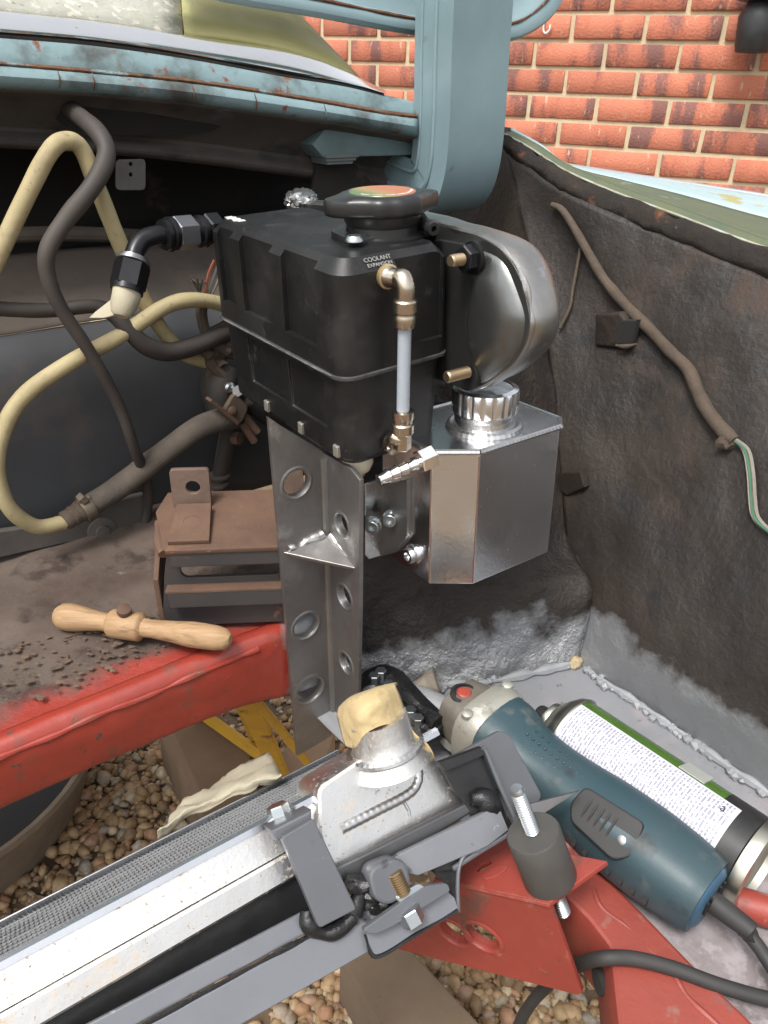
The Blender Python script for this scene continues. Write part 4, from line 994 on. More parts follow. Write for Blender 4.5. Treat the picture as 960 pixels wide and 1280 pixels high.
# ================================================================== RADIATOR
TV = (Vv * .8 - W * .6).normalized(); SV = (Vv * -.6 - W * .8).normalized()      # along the core, through its thickness
RK0 = H(0, 1205, 2, .62); RK1 = H(460, 960, 2, .62); RX = (RK1 - RK0).normalized(); RL = (RK1 - RK0).length
TV = (TV - RX * TV.dot(RX)).normalized(); SV = TV.cross(RX).normalized()
if SV.z > 0: SV = -SV
def RP(x, t, s): return RK0 + RX * x + TV * t + SV * s
NR = -TV                                    # towards the viewer
def rp(px, py, off): return hitp(px, py, RK0 + NR * off, NR)
def extrude_x(prof, x0, x1, n=2):
    v, f = [], []
    for i in range(n + 1):
        x = x0 + (x1 - x0) * i / n
        for t, s in prof: v.append(RP(x, t, s))
    k = len(prof)
    for i in range(n):
        for j in range(k): f.append((i * k + j, i * k + (j + 1) % k, (i + 1) * k + (j + 1) % k, (i + 1) * k + j))
    f.append(tuple(range(k))); f.append(tuple(range(len(v) - k, len(v)))); return v, f
def radiator():
    x0, x1, xe = -.20, RL + .012, RL + .075; wd_ = .070
    root = thing('radiator', 'aluminium radiator lying on its side with welded end tank and taped neck', 'radiator', RP(.1, .02, .05))
    # finned core: flat tubes with a zigzag of fins between them
    rows = 11; pit = .0012; v, f = [], []
    tubes = []
    for r in range(rows):
        t0 = .003 + (wd_ - .006) * r / rows; t1 = t0 + (wd_ - .006) / rows
        tubes.append(extrude_x([(t0 - .0007, .0006), (t0 + .0007, .0006), (t0 + .0007, .03), (t0 - .0007, .03)], x0, x1, 1))
        n = int((x1 - x0) / pit); k = len(v)
        for i in range(n + 1):
            x = x0 + i * pit; t = t0 + .0008 if i % 2 else t1 - .0008
            jx = x + .0007 * noise.noise(V((x * 70, r * 1.7, 0))); js = .0006 + .0006 * noise.noise(V((x * 40, r * 2.1, 5))); v.append(RP(jx, t, js)); v.append(RP(x, t, .016))
        for i in range(n): f.append((k + 2 * i, k + 2 * i + 2, k + 2 * i + 3, k + 2 * i + 1))
    core = mk('fins', (v, f), m_core, root, smooth=False); core['kind'] = 'stuff'
    o = mk('core_tubes', J(*tubes), m_core, root, smooth=False); o['kind'] = 'stuff'
    mk('core_back', extrude_x([(.001, .0165), (wd_, .0165), (wd_, .031), (.001, .031)], x0, x1, 1), m_under, root, smooth=False)
    # edges of the core
    mk('far_edge', extrude_x([(wd_ - .0005, -.002), (wd_ + .0016, -.002), (wd_ + .0016, .034), (wd_ - .0005, .034)], x0, x1, 1), m_alu, root, bevel=.0006)
    mk('near_edge', extrude_x([(.0015, -.0024), (-.0005, -.003), (-.0028, -.0015), (-.0032, .002), (-.001, .003), (.0015, .002)], x0, xe - .02, 1), m_alu, root)
    mk('side_tank', extrude_x([(-.0012, .0022), (-.0016, .004), (-.0030, .019), (-.0032, .0195), (.002, .0195), (.002, .0022)], x0, x1 + .01, 1), m_alurough, root, ang=25)
    mk('tank_flange', extrude_x([(-.0052, .0200), (-.0062, .0215), (-.0062, .0330), (-.0050, .0345), (.004, .0345), (.004, .0200)], x0, x1 - .02, 1), m_alurough, root, ang=25)
    mk('dark_tank_underside', extrude_x([(-.004, .0350), (.0, .036), (.004, .060), (.012, .066), (.012, .035)], x0, RL * .84, 1), m_blackpaint, root, bevel=.002)
    # end tank at the right
    q = [rp(x, y, .005) for x, y in ((398, 986), (452, 950), (500, 934), (524, 930), (548, 962), (578, 1006), (520, 1032), (452, 1066), (418, 1082), (400, 1045))]
    mk('end_tank', plate(rounded(q, .004), .030, bev=.0025, off=-.014), m_alurough, root)
    # bead running round the end tank's pressed panel
    b1 = [rp(x, y, .0072) for x, y in ((425, 1036), (470, 1013), (505, 995), (519, 982), (522, 965), (512, 947), (505, 940))]
    mk('weld_seam', bead(crom(b1, 6), .0036, .0042, 12), m_weld, root)
    b3 = [rp(x, y, .0085) for x, y in ((505, 1003), (510, 1012), (512, 1022))]
    mk('weld_seam', bead(b3, .0012, .003), m_weld, root)
    # neck
    n0 = rp(482, 938, .004); n1 = P(463, 866, (n0 - CAMP).dot(FW) - .008); ax = (n1 - n0).normalized()
    nk = mk('neck', lathe([(.028, -.008), (.0225, .001), (.0205, .006), (.0195, .012), (.019, .024)], n0, ax, 32), m_alurough, root)
    ring = [n0 + ax * .002 + (basis(ax)[0] * math.cos(2 * math.pi * k / 36) + basis(ax)[1] * math.sin(2 * math.pi * k / 36)) * .0232 for k in range(37)]
    mk('neck_weld', bead(ring, .0024, .0038), m_weld, root)
    # masking paper folded over the neck, with a torn skirt
    d0 = (n0 - CAMP).dot(FW)
    tail = [[P(500, 892, d0 - .004), P(511, 905, d0 - .004)], [P(506, 915, d0 + .0), P(519, 917, d0 - .003)], [P(517, 932, d0 + .004), P(534, 930, d0 - .002)], [P(530, 944, d0 + .006), P(541, 941, d0 + .001)], [P(538, 953, d0 + .008), P(543, 947, d0 + .004)]]
    mk('tape_tail', patch(tail, 5, 5, .0012, 60, FW), m_tape, root, solid=.0006)
    rows = [[(423, 886, .012), (436, 874, -.004), (455, 866, -.010), (474, 860, -.006), (494, 856, .006)],
            [(422, 896, .006), (437, 886, -.012), (457, 879, -.020), (478, 872, -.016), (500, 870, .002)],
            [(425, 908, .003), (440, 900, -.016), (460, 892, -.023), (482, 886, -.018), (505, 886, .000)],
            [(428, 920, .002), (443, 914, -.014), (461, 905, -.022), (484, 897, -.018), (507, 900, .000)],
            [(432, 931, .004), (445, 933, -.010), (458, 916, -.021), (485, 905, -.018), (510, 912, .002)]]
    g = [[P(x, y, d0 + d) for x, y, d in r] for r in rows]
    gb = [[P(x + 3, y - 1, d0 + d * .3 + .034) for x, y, d in rows[0]], [P(x + 2, y - 3, d0 + d * .6 + .018) for x, y, d in rows[0]]] + g
    v, f = patch(gb, 8, 7)
    v = [p - FW * (.0034 * (.5 - abs(noise.noise(p * 55 + V((3, 0, 0))))) + .0018 * (.5 - abs(noise.noise(p * 130)))) for p in v]
    mk('tape_cover', (v, f), m_tape, root, ang=50, solid=.0007)
    # strap bolt
    c = rp(350, 1018, .004); u_ = -SV
    mk('strap_bolt', J(lathe([(.0078, 0), (.0078, .0012), (.006, .0013)], c - u_ * .002, u_, 22), hexn(c - u_ * .001, c + u_ * .006, .0066)), m_zinc, root)
radiator()

def radiator_frame():
    F0 = H(180, 1280, 2, .578); F1 = H(440, 1140, 2, .578); FX = (F1 - F0).normalized()
    nF = (Vv * -.8 + W * .6); nF = (nF - FX * nF.dot(FX)).normalized(); sF = FX.cross(nF).normalized()
    if sF.z > 0: sF = -sF
    def fp(px, py, off=0.): return hitp(px, py, F0 + nF * off, nF)
    root = thing('angle_iron_cradle', 'grey painted angle iron cradle bolted along the radiator', 'metal frame', F0 + FX * .1 + sF * .03)
    def bar(name, s0, s1, n0, n1, x0, x1, m): return mk(name, box(F0, FX, sF, nF, (x0, x1), (s0, s1), (n0, n1)), m, root, bevel=.0008)
    Lr = (F1 - F0).length
    bar('upper_angle', -.0125, -.0008, -.004, -.001, -.14, Lr - .018, m_frame)
    bar('lower_angle', .0008, .024, -.001, .0022, -.14, Lr + .035, m_frame)
    bar('angle_return', .0212, .024, -.030, -.001, -.14, Lr + .035, m_frame)
    mk('paint_seam', tube([F0 + FX * (-.14 + .01 * k) + nF * .0008 for k in range(int((Lr + .16) / .01))], .0014, 6, 3, wob=.8), m_tar, root)
    # strap over the radiator edge
    q = [fp(x, y, o) for x, y, o in ((372, 1036, .014), (390, 1024, .014), (438, 1128, .010), (434, 1140, .010), (400, 1154, .010), (392, 1148, .010))]
    st = mk('strap', plate(rounded([fp(x, y, .012) for x, y in ((352, 1046), (389, 1024), (441, 1134), (398, 1156))], .0012), .005, bev=.0008), m_primer, root)
    mk('strap_bend', plate([fp(x, y, .0095) - sF * .004 for x, y in ((346, 1048), (389, 1026), (389, 1034), (350, 1056))], .014, bev=.0015, off=-.008), m_primer, root)
    for pts in (((384, 1136), (386, 1152), (396, 1163), (412, 1166), (428, 1158), (440, 1146)), ((441, 1142), (447, 1126), (454, 1112), (450, 1098))):
        mk('painted_weld', tube([fp(x, y, .003) for x, y in pts], .0052, 12, 7, wob=.9), m_tar, root)
    for k, (x, y) in enumerate(((462, 1122), (472, 1130), (446, 1106))):
        mk('painted_weld', blob(fp(x, y, .002), .006, k + 3, (1.3, 1, 1), 3, .5), m_tar, root)
    # end bracket pieces
    mk('end_bar', plate([fp(x, y, .002) for x, y in ((478, 1082), (498, 1068), (620, 1008), (632, 1036), (606, 1056), (540, 1084), (520, 1092))], .004, bev=.0006), m_frame, root)
    mk('end_channel_web', plate([fp(x, y, -.004) for x, y in ((548, 953), (600, 938), (634, 1028), (600, 1040), (584, 1010), (566, 985))], .003), m_blackpaint, root)
    mk('channel_edge', tube([fp(x, y, .002) for x, y in ((602, 934), (608, 940), (626, 984), (643, 1022), (645, 1032), (636, 1042), (600, 1064), (566, 1086))], .0017, 8, 6), m_primer, root)
    mk('channel_flange', plate([fp(x, y, -.001) for x, y in ((548, 953), (600, 934), (606, 941), (556, 962))], .006), m_blackpaint, root)
    mk('channel_floor', plate([fp(x, y, -.001) for x, y in ((640, 1034), (634, 1022), (560, 1072), (542, 1088), (564, 1086))], .002), m_blackpaint, root)
    mk('end_plate', plate(rounded([fp(x, y, -.012) for x, y in ((566, 946), (624, 914), (634, 920), (674, 994), (662, 1012), (646, 1030), (604, 936))], .003), .004, bev=.0006), m_primer, root)
    mk('mount_ear', plate([fp(x, y, .000) for x, y in ((646, 1036), (640, 1028), (662, 1006), (690, 998), (717, 991), (690, 1008))], .002, bev=.0006), m_steel, root)
    mk('painted_weld', tube([fp(x, y, -.001) for x, y in ((588, 1000), (600, 998), (612, 1006), (618, 1018), (622, 1030))], .0048, 12, 7, wob=1.), m_tar, root)
    # clamp bolt stack
    mk('clamp_block', plate(rounded([fp(x, y, .006) for x, y in ((457, 1086), (488, 1074), (500, 1080), (506, 1108), (480, 1124), (466, 1118))], .006), .010, bev=.002), m_primer, root)
    a = fp(492, 1090, .012); b = fp(505, 1118, .012); mk('clamp_bolt_thread', stud(a, b, .0048, .0014), m_yzinc, root)
    mk('clamp_plate', plate(rounded([fp(x, y, .012) for x, y in ((452, 1162), (466, 1166), (488, 1156), (560, 1112), (556, 1104), (530, 1108), (500, 1128))], .003), .0035, bev=.0006), m_primer, root)
    mk('clamp_washer', plate(rounded([fp(x, y, .011) for x, y in ((492, 1120), (522, 1104), (530, 1110), (500, 1128))], .002), .004, bev=.0005), m_zinc, root)
    a = fp(509, 1136, .013); b = fp(518, 1154, .013); mk('clamp_bolt_head', hexn(a, b, .0072), m_zinc, root)
    mk('lower_end_plate', plate([fp(x, y, .004) for x, y in ((455, 1168), (548, 1106), (566, 1122), (572, 1138), (470, 1196))], .002, bev=.0005), m_frame, root)
    mk('paint_edge', tube([fp(x, y, .0055) for x, y in ((456, 1168), (470, 1196), (520, 1168), (572, 1138))], .0012, 6, 6, wob=.7), m_tar, root)
    mk('angle_end_edge', tube([fp(x, y, .003) for x, y in ((600, 1062), (582, 1068), (574, 1084), (572, 1110), (573, 1140))], .0013, 8, 6), m_primer, root)
    mk('dark_gap', plate([fp(x, y, -.006) for x, y in ((540, 1088), (598, 1060), (578, 1072), (571, 1100), (571, 1132), (556, 1104))], .003), m_tar, root)
    mk('core_rail', plate([fp(x, y, -.006) for x, y in ((418, 1086), (456, 1068), (560, 1016), (604, 994), (590, 1010), (505, 1062), (440, 1108), (424, 1106))], .004, bev=.0015), mat('dull_dark_alu', (.14, .14, .145), (.1, .1, .1), 16, .35, .8, bump=.1, bsc=60), root)
    return fp
fp = radiator_frame()

# ------------------------------------------------------------------ scraps of masking paper
def papers():
    g = [[RP(.055, .073, -.004), RP(.115, .073, -.004), RP(.165, .073, -.004), RP(.205, .072, -.004)]]
    pts1 = [(206, 1034, .0), (262, 1008, 0), (310, 988, 0), (352, 982, 0)]
    pts2 = [(196, 1048, 0), (225, 1016, 0), (255, 992, 0), (330, 956, 0)]
    pl0 = RP(.1, .072, -.003); n = (-SV)
    low = [hitp(x, y, pl0, n) for x, y in ((196, 1046), (240, 1024), (300, 996), (352, 978))]
    mid_ = [hitp(x, y, pl0 + n * .006, n) for x, y in ((200, 1034), (242, 1010), (298, 982), (352, 968))]
    top = [hitp(x, y, pl0 + n * .003, n) for x, y in ((222, 1014), (248, 996), (290, 964), (338, 946))]
    o = mk('masking_paper', patch([low, mid_, top], 8, 8, .006, 38, n), m_tapepale, None, solid=.0006)
    tag(o, 'crumpled strip of pale masking paper along the radiator core edge', 'paper')
papers()

# ================================================================== RED MOUNT BRACKET AND RUBBER MOUNT
def mount():
    b = H(688, 1098, 2, .556); db = (b - CAMP).dot(FW); best = None
    for k in range(200):
        d = db - .03 + k * .0003; t = P(666, 1040, d); e = abs((t - b).length - .040)
        if d < db and (best is None or e < best[0]): best = (e, t)
    t = best[1]; ax = (t - b).normalized()
    def fl(px, py, off=0.): return hitp(px, py, b + ax * off, ax)
    br = thing('red_bracket', 'red oxide folded steel bracket with two flared holes under the rubber mount', 'bracket', fl(620, 1110))
    q = [fl(x, y) for x, y in ((545, 1096), (576, 1056), (632, 1046), (700, 1066), (757, 1077), (687, 1128), (620, 1114))]
    h1 = [fl(x, y) for x, y in ((594, 1088), (600, 1081), (612, 1076), (616, 1079), (608, 1086), (598, 1091))]
    mk('top_flange', plate(q, .003, [h1], off=-.0016, nrm=ax), m_redmatt, br)
    A_, B_ = fl(545, 1097), fl(687, 1129); dx = (B_ - A_).normalized(); fn = dx.cross(ax).normalized()
    if fn.dot(CAMP - A_) < 0: fn = -fn
    ff = lambda x, y: hitp(x, y, A_ - ax * .001, fn)
    holes = []
    for x, y, r in ((568, 1166, .0115), (603, 1171, .0125)):
        holes.append((ff(x, y), r))
    q = [ff(x, y) for x, y in ((545, 1098), (687, 1131), (727, 1240), (722, 1243), (490, 1184))]
    exx = dx; eyy = fn.cross(exx)
    face = mk('front_face', plate(q, .003, [circ(c, exx, eyy, r, 26) for c, r in holes], off=-.0017, nrm=fn), m_redmatt, br)
    for c, r in holes:
        x, y, z = exx, eyy, fn; v, f = [], []; k = 30; pr = [(.96, -.007), (.97, -.002), (1.02, .001), (1.14, .0018), (1.3, .0004)]
        for s, h in pr:
            for j in range(k): a = 2 * math.pi * j / k; v.append(c + z * h + (x * math.cos(a) + y * math.sin(a)) * r * s)
        for i in range(len(pr) - 1):
            for j in range(k): f.append((i * k + j, i * k + (j + 1) % k, (i + 1) * k + (j + 1) % k, (i + 1) * k + j))
        mk('flared_rim', (v, f), m_redmatt, face, ang=70)
    mk('fold', tube([fl(545, 1097) - ax * .0026 - fn * .0014, fl(620, 1113.5) - ax * .0026 - fn * .0014, B_ - ax * .0026 - fn * .0014], .0026, 10, 3), m_redmatt, br)
    mk('slot_lip', plate(rounded([fl(x, y, .0006) for x, y in ((602, 1096), (615, 1086), (632, 1082), (634, 1087), (620, 1096), (606, 1100))], .003), .001), m_redmatt, br)
    # rubber mount
    rm = thing('rubber_mount', 'grey black rubber mount with threaded studs on the red bracket', 'mount', b)
    L_ = (t - b).length; r = .0172
    mk('rubber_body', lathe([(r * .96, 0), (r, .0015), (r * .985, L_ * .5), (r, L_ - .0015), (r * .95, L_), (.004, L_)], b, ax, 40), mat('mount_rubber', (.05, .048, .045), (.07, .066, .06), 30, .5, bump=.08, bsc=120, spots=[((.15, .10, .05), 30, .66, .74, .7)]), rm)
    mk('upper_stud', stud(t - ax * .002, t + ax * .036, .0047, .002), m_zinc, rm)
    mk('lower_stud', stud(b + ax * .001, b - ax * .032, .005, .002), m_zinc, rm)
mount()

# ================================================================== ANGLE GRINDER
def grinder():
    hp = lambda x, y, w: H(x, y, 2, w)
    a = hp(588, 896, .543); b = hp(884, 1122, .534)
    ax = (b - a).normalized(); L_ = (b - a).length
    side = ax.cross(W).normalized(); upv = side.cross(ax).normalized()
    if upv.z < 0: upv = -upv
    root = thing('angle_grinder', 'teal green angle grinder lying on the silver bay floor', 'grinder', hp(740, 1030, .5))
    G = lambda t, s, h: a + ax * (L_ * t) + side * s + upv * h
    def loft(secs, name, m, e=2.6, n=28, parent=root):
        v, f = [], []
        for t, rs, rh, oh in secs:
            for k in range(n):
                q = 2 * math.pi * k / n; c, s_ = math.cos(q), math.sin(q)
                v.append(G(t, rs * math.copysign(abs(c) ** (2 / e), c), oh + rh * math.copysign(abs(s_) ** (2 / e), s_)))
        for i in range(len(secs) - 1):
            for k in range(n): f.append((i * n + k, i * n + (k + 1) % n, (i + 1) * n + (k + 1) % n, (i + 1) * n + k))
        f.append(tuple(range(n))); f.append(tuple(range(len(v) - n, len(v))))
        return mk(name, (v, f), m, parent, ang=40)
    def ssecs(ctrl, n=5):
        cols = [crom([c[i] for c in ctrl], n) for i in range(4)]; return list(zip(*cols))
    body = loft(ssecs([(.135, .033, .032, .002), (.20, .0325, .031, .001), (.27, .0285, .027, 0), (.38, .0262, .0250, 0), (.50, .0268, .0262, 0), (.64, .0290, .0285, 0), (.80, .0292, .0290, 0), (.94, .0272, .0270, 0), (1.0, .0245, .0240, 0)]), 'motor_body', m_grind)
    loft([(1.0, .0215, .021, 0), (1.004, .021, .0205, 0), (1.014, .018, .0175, 0)], 'end_cap', m_grindblue)
    for s in (-.011, -.006, .006, .011):
        mk('end_vent', box(G(1.013, s, .004), side, upv, ax, (-.0009, .0009), (-.006, .006), (-.001, .002)), m_grindblk, root)
    # gear housing
    loft([(.02, .026, .024, .002), (.035, .031, .029, .002), (.10, .0335, .033, .002), (.136, .0325, .0315, .002)], 'gear_housing', m_gear, 3.2)
    loft([(-.085, .018, .018, .002), (-.075, .022, .021, .002), (-.01, .0245, .0235, .002), (.022, .0255, .0235, .002)], 'gear_head', mat('dirty_gear_head', (.13, .115, .095), (.20, .18, .15), 30, .5, .4, bump=.3, bsc=120), 3.5)
    for s, h in ((.024, .021), (-.024, .021)):
        mk('housing_screw', lathe([(.0045, 0), (.0045, .003), (.003, .004)], G(.07, s, h + .008), upv, 14), m_gear, root)
    mk('spindle_lock', lathe([(.0062, 0), (.0062, .003), (.005, .004), (.001, .0042)], G(-.03, .004, .0225), upv, 18), m_redbtn, root)
    mk('lock_recess', lathe([(.0115, 0), (.0115, .0016), (.0085, .0022), (.0085, .001)], G(-.03, .004, .0228), upv, 18), m_grindblk, root)
    mk('spindle_flange', lathe([(.020, 0), (.020, -.008), (.012, -.010), (.012, -.014)], G(-.03, 0, -.020), upv, 26), m_gear, root)
    # slider switch on the near side
    n1 = (side * (1 if side.dot(CAMP - a) > 0 else -1) * .64 + upv * .77).normalized(); tang = n1.cross(ax).normalized()
    if tang.z > 0: tang = -tang
    c = G(.655, 0, 0) + n1 * .0268
    q = rounded([c + ax * x + tang * y for x, y in ((-.021, -.010), (.022, -.0135), (.0255, .008), (.018, .0165), (-.017, .0135), (-.023, .004))], .004)
    sl = mk('slider_switch', plate(q, .006, bev=.0012, nrm=n1), m_grindblk, root)
    for k in range(5):
        mk('switch_ridge', tube([c + ax * (-.013 + k * .005) + tang * y + n1 * h for y, h in ((-.008, .0032), (0, .0048), (.009, .0032))], .0009, 6, 4), m_rubber, sl)
    mk('switch_screw', lathe([(.0036, 0), (.0036, .0006), (.0026, .0011), (.0005, .0012)], c + ax * .0165 + tang * .003 + n1 * .0037, n1, 16), m_steel, root)
    # vent slots low on the flank
    lowd = (-n1 * -.25 + tang * .97).normalized()
    for k in range(7):
        t = .60 + k * .045; p = G(t, 0, 0) + (tang * .93 + n1 * .37).normalized() * .0283
        mk('vent_slot', box(p, (ax * .8 + tang * .2).normalized(), n1, tang, (-.0016, .0016), (-.007, .006), (-.003, .0016)), m_darkin, root)
    # grip dimples
    parts = []
    for i in range(11):
        for j in range(9):
            t = .27 + i * .027 + (.0135 if j % 2 else 0); g = R_(-70 + j * 17); d = n1 * math.cos(g) + tang * math.sin(g)
            r = .0285 - .0022 * min(1, max(0, (t - .27) / .1)); parts.append(lathe([(.0012, -.001), (.0011, .0004), (.0004, .0008)], G(t, 0, 0) + d * (r - .0006), d, 6))
    o = mk('grip_dimples', J(*parts), m_grind, root); o['kind'] = 'stuff'
    # mains cord: out of the tail, round outside, back across the leg
    tl = G(1.0, 0, 0)
    mk('cord_sleeve', tube([tl + ax * .0, tl + ax * .012, tl + ax * .03, hp(926, 1158, .531)], [.0075, .0072, .0062, .0056], 14, 6), m_rubber, root)
    cord = [hp(922, 1154, .531), hp(944, 1178, .527), hp(962, 1204, .522), hp(1000, 1260, .515), hp(1060, 1310, .508), hp(1090, 1290, .508), hp(1040, 1262, .508), hp(965, 1250, .510), hp(900, 1232, .514), hp(840, 1210, .517), hp(790, 1198, .519), hp(752, 1198, .516), hp(728, 1204, .485), hp(704, 1217, .44), hp(684, 1232, .41), hp(664, 1254, .375), hp(650, 1278, .33), hp(640, 1310, .28), hp(640, 1345, .20), hp(680, 1330, .06), hp(760, 1320, .02)]
    mk('mains_cord', tube(cord, .0046, 12, 8), m_rubber, root)
grinder()

# ================================================================== SPRAY CAN
def spray_can():
    r = .0325; w = .5 + r + .001
    a = H(697, 908, 2, w); b = H(950, 1086, 2, w); ax = (b - a).normalized(); L_ = (b - a).length
    root = thing('spray_can', 'green and black aerosol can with a white printed label lying on the floor', 'spray can', (a + b) / 2 - W * r)
    x, y, z = basis(ax, W)
    mk('can_body', lathe([(r - .001, .012), (r, .014), (r, L_ * .80), (r, L_ * .815)], a, ax, 48), m_cang, root)
    mk('black_band', lathe([(r + .0001, L_ * .79), (r + .0001, L_ * .945)], a, ax, 48), m_canb, root)
    mk('bottom_rim', lathe([(r - .0008, L_ * .944), (r + .0012, L_ * .952), (r + .0016, L_ * .985), (r + .0008, L_), (r - .003, L_ + .001), (r - .005, L_ - .004), (.012, L_ - .010), (.001, L_ - .012)], a, ax, 48), m_cans, root)
    mk('shoulder', lathe([(r + .0004, .0135), (r - .0005, .009), (r - .006, .003), (r - .012, -.002), (.0155, -.005), (.0150, -.007)], a, ax, 48), m_cans, root)
    mk('shoulder_ring', lathe([(r + .001, .0155), (r + .0016, .0145), (r + .0010, .0125), (r, .012)], a, ax, 48), m_cans, root)
    mk('valve_cup', lathe([(.0165, -.004), (.0170, -.006), (.0165, -.009), (.0150, -.0095), (.013, -.008)], a, ax, 36), m_cans, root)
    mk('nozzle', lathe([(.0085, -.007), (.0088, -.010), (.0080, -.019), (.0068, -.021), (.001, -.0212)], a, ax, 24), m_grindblk, root)
    # wrapped label with rows of print
    nu, nv = 24, 2; me_v, me_f = [], []; t0, t1 = L_ * .085, L_ * .865; up0 = (CAMP - (a + b) / 2); up0 = (up0 - ax * up0.dot(ax)).normalized(); sd = ax.cross(up0)
    if sd.z > 0: sd = -sd
    g0, g1 = R_(-50), R_(88)
    for i in range(nu + 1):
        g = g0 + (g1 - g0) * i / nu; d = up0 * math.cos(g) + sd * math.sin(g)
        for j in range(nv): me_v.append(a + ax * (t0 if j == 0 else t1) + d * (r + .0004))
    for i in range(nu): me_f.append((2 * i, 2 * i + 1, 2 * i + 3, 2 * i + 2))
    lb = mk('label', (me_v, me_f), m_label, root)
    uvl = lb.data.uv_layers.new(name='UVMap')
    for lp in lb.data.loops: k = lp.vertex_index; uvl.data[lp.index].uv = (k % 2, (k // 2) / nu)
    # small boxed mark in the corner and the sticker edge above it
    g = R_(-36); d = up0 * math.cos(g) + sd * math.sin(g); e = up0 * -math.sin(g) + sd * math.cos(g); p = a + ax * (t1 - .009) + d * (r + .0006)
    mk('corner_mark', text_mesh('a', p, -e.cross(d) if False else ax, -e, .009, .00005), m_canb, root, smooth=False)
    g = R_(-66); d = up0 * math.cos(g) + sd * math.sin(g); e = up0 * -math.sin(g) + sd * math.cos(g)
    mk('green_sticker', box(a + ax * L_ * .64 + d * (r + .0002), ax, e, d, (-.010, .010), (-.010, .008), (-.0006, .0004)), mat('sticker_grey', (.35, .36, .33), None, 40, .5), root, smooth=False)
spray_can()

# ================================================================== WOODEN HANDLE
def handle():
    w = .6205
    a = H(70, 769, 2, w); b = H(289, 800, 2, w); ax = (b - a).normalized(); L_ = (b - a).length; r = .0128
    k = L_ / .135
    pr_k = .9
    root = thing('wooden_handle', 'pale turned wooden double-ended handle lying on the rusty floor', 'handle', (a + b) / 2 - W * r)
    pr = [(.002, 0), (.008, .001), (.0115, .005), (.0126, .011), (.0118, .018), (.0098, .027), (.0082, .037), (.0085, .042), (.0115, .0435), (.0128, .045), (.0128, .066), (.0118, .0675), (.0085, .069), (.0080, .076), (.0095, .092), (.0113, .105), (.0112, .114), (.0108, .124), (.009, .131), (.005, .1345), (.001, .135)]
    mk('turned_grip', lathe([(q * pr_k, h * k) for q, h in pr], a, ax, 26, W), m_wood, root)
    c = a + ax * (.056 * k) + W * .0122
    mk('knob', lathe([(.0052, 0), (.0058, .002), (.0055, .005), (.003, .0062), (.001, .0063)], c, (W - Vv * .3).normalized(), 16), m_rustblock, root)
handle()

# ================================================================== RUSTY STEEL BLOCK
def rusty_block():
    o = H(204, 782, 2, .609); e = H(352, 776, 2, .609); X = (e - o).normalized(); Y = W.cross(X).normalized()
    root = thing('steel_bracket_block', 'rusty welded steel bracket with a long slot and upright tabs', 'bracket', o + X * .05)
    bx = lambda x, y, z: box(o, X, Y, W, x, y, z)
    Wd = .105
    q = lambda x, z: o + X * x + W * z
    front = [q(.0, 0), q(Wd, 0), q(Wd, .068), q(.012, .068), q(.008, .05)]
    slot = [q(Wd - .012 + .006 * math.sin(t), .0525 + .0068 * math.cos(t)) for t in [k * math.pi / 8 for k in range(9)]] + [q(.026 - .006 * math.sin(t), .0525 - .0068 * math.cos(t)) for t in [k * math.pi / 8 for k in range(9)]]
    mk('slotted_plate', plate(front, .003, [slot], off=-.0015, nrm=-Y), m_rustdark, root)
    mk('lower_bar', bx((.010, Wd), (-.010, -.0002), (.024, .0385)), m_rustdark, root, bevel=.0008)
    mk('upper_bar', bx((.016, Wd), (-.010, -.0002), (.0625, .0755)), m_rustdark, root, bevel=.0008)
    mk('lower_shelf', bx((.0085, Wd), (-.0105, -.0002), (.0387, .0402)), m_rustblock, root)
    # sloping top plate
    tp = [q(.014, .0757) - Y * .0105, q(Wd, .0757) - Y * .0105, q(Wd, .088) + Y * .06, q(.006, .088) + Y * .06, q(.0, .083) + Y * .036]
    mk('top_plate', plate(tp, .003, bev=.0006, off=.001), m_rustblock, root)
    mk('side_web', plate([q(.0, .0), q(.0, .045) , q(.002, .083) + Y * .04, q(.002, 0) + Y * .055], .003, bev=.0006), m_rustblock, root)
    mk('corner_weld', tube([q(.010, .070) - Y * .002, q(.006, .074) + Y * .010, q(.002, .080) + Y * .030], .004, 10, 6, wob=.8), m_rustblock, root)
    tt = [q(.016, .078) - Y * .004, q(.046, .078) - Y * .004, q(.044, .089) + Y * .034, q(.018, .089) + Y * .034]
    nz_ = (tt[1] - tt[0]).cross(tt[2] - tt[1]).normalized(); nz_ = nz_ if nz_.z > 0 else -nz_
    pad = mk('pad', plate(tt, .004, bev=.0006, off=.0035, nrm=nz_), m_rustblock, root)
    mk('pad_boss', lathe([(.008, .004), (.0078, .0062), (.0062, .0064), (.006, .005)], sum(tt, V((0, 0, 0))) / 4, nz_, 22), m_rustblock, root)
    # upright tab with a hole
    zb = .088; t0 = q(.014, zb) + Y * .042
    tb = rounded([t0 - X * .0005, t0 + X * .029, t0 + X * .030 + W * .033, t0 + X * .0 + W * .033], [0, 0, .003, .003])
    cc = t0 + X * .0165 + W * .0175
    mk('upright_tab', plate(tb, .004, [circ(cc, X, W, .0062, 20)], nrm=-Y), mat('tab_rust', (.19, .13, .10), (.13, .085, .065), 40, .6, .3, bump=.3, bsc=200), root)
    t1 = q(.094, zb) + Y * .042
    tb = [t1, t1 + X * .024, t1 + X * .024 + W * .034, t1 + W * .034]
    mk('upright_tab', plate(tb, .004, nrm=-Y), MATS['tab_rust'], root)
    mk('weld_lip', tube([q(.018, .0765) - Y * .010, q(.032, .079) - Y * .008, q(.048, .0765) - Y * .010], .0018, 8, 6, wob=.6), m_rustblock, root)
rusty_block()

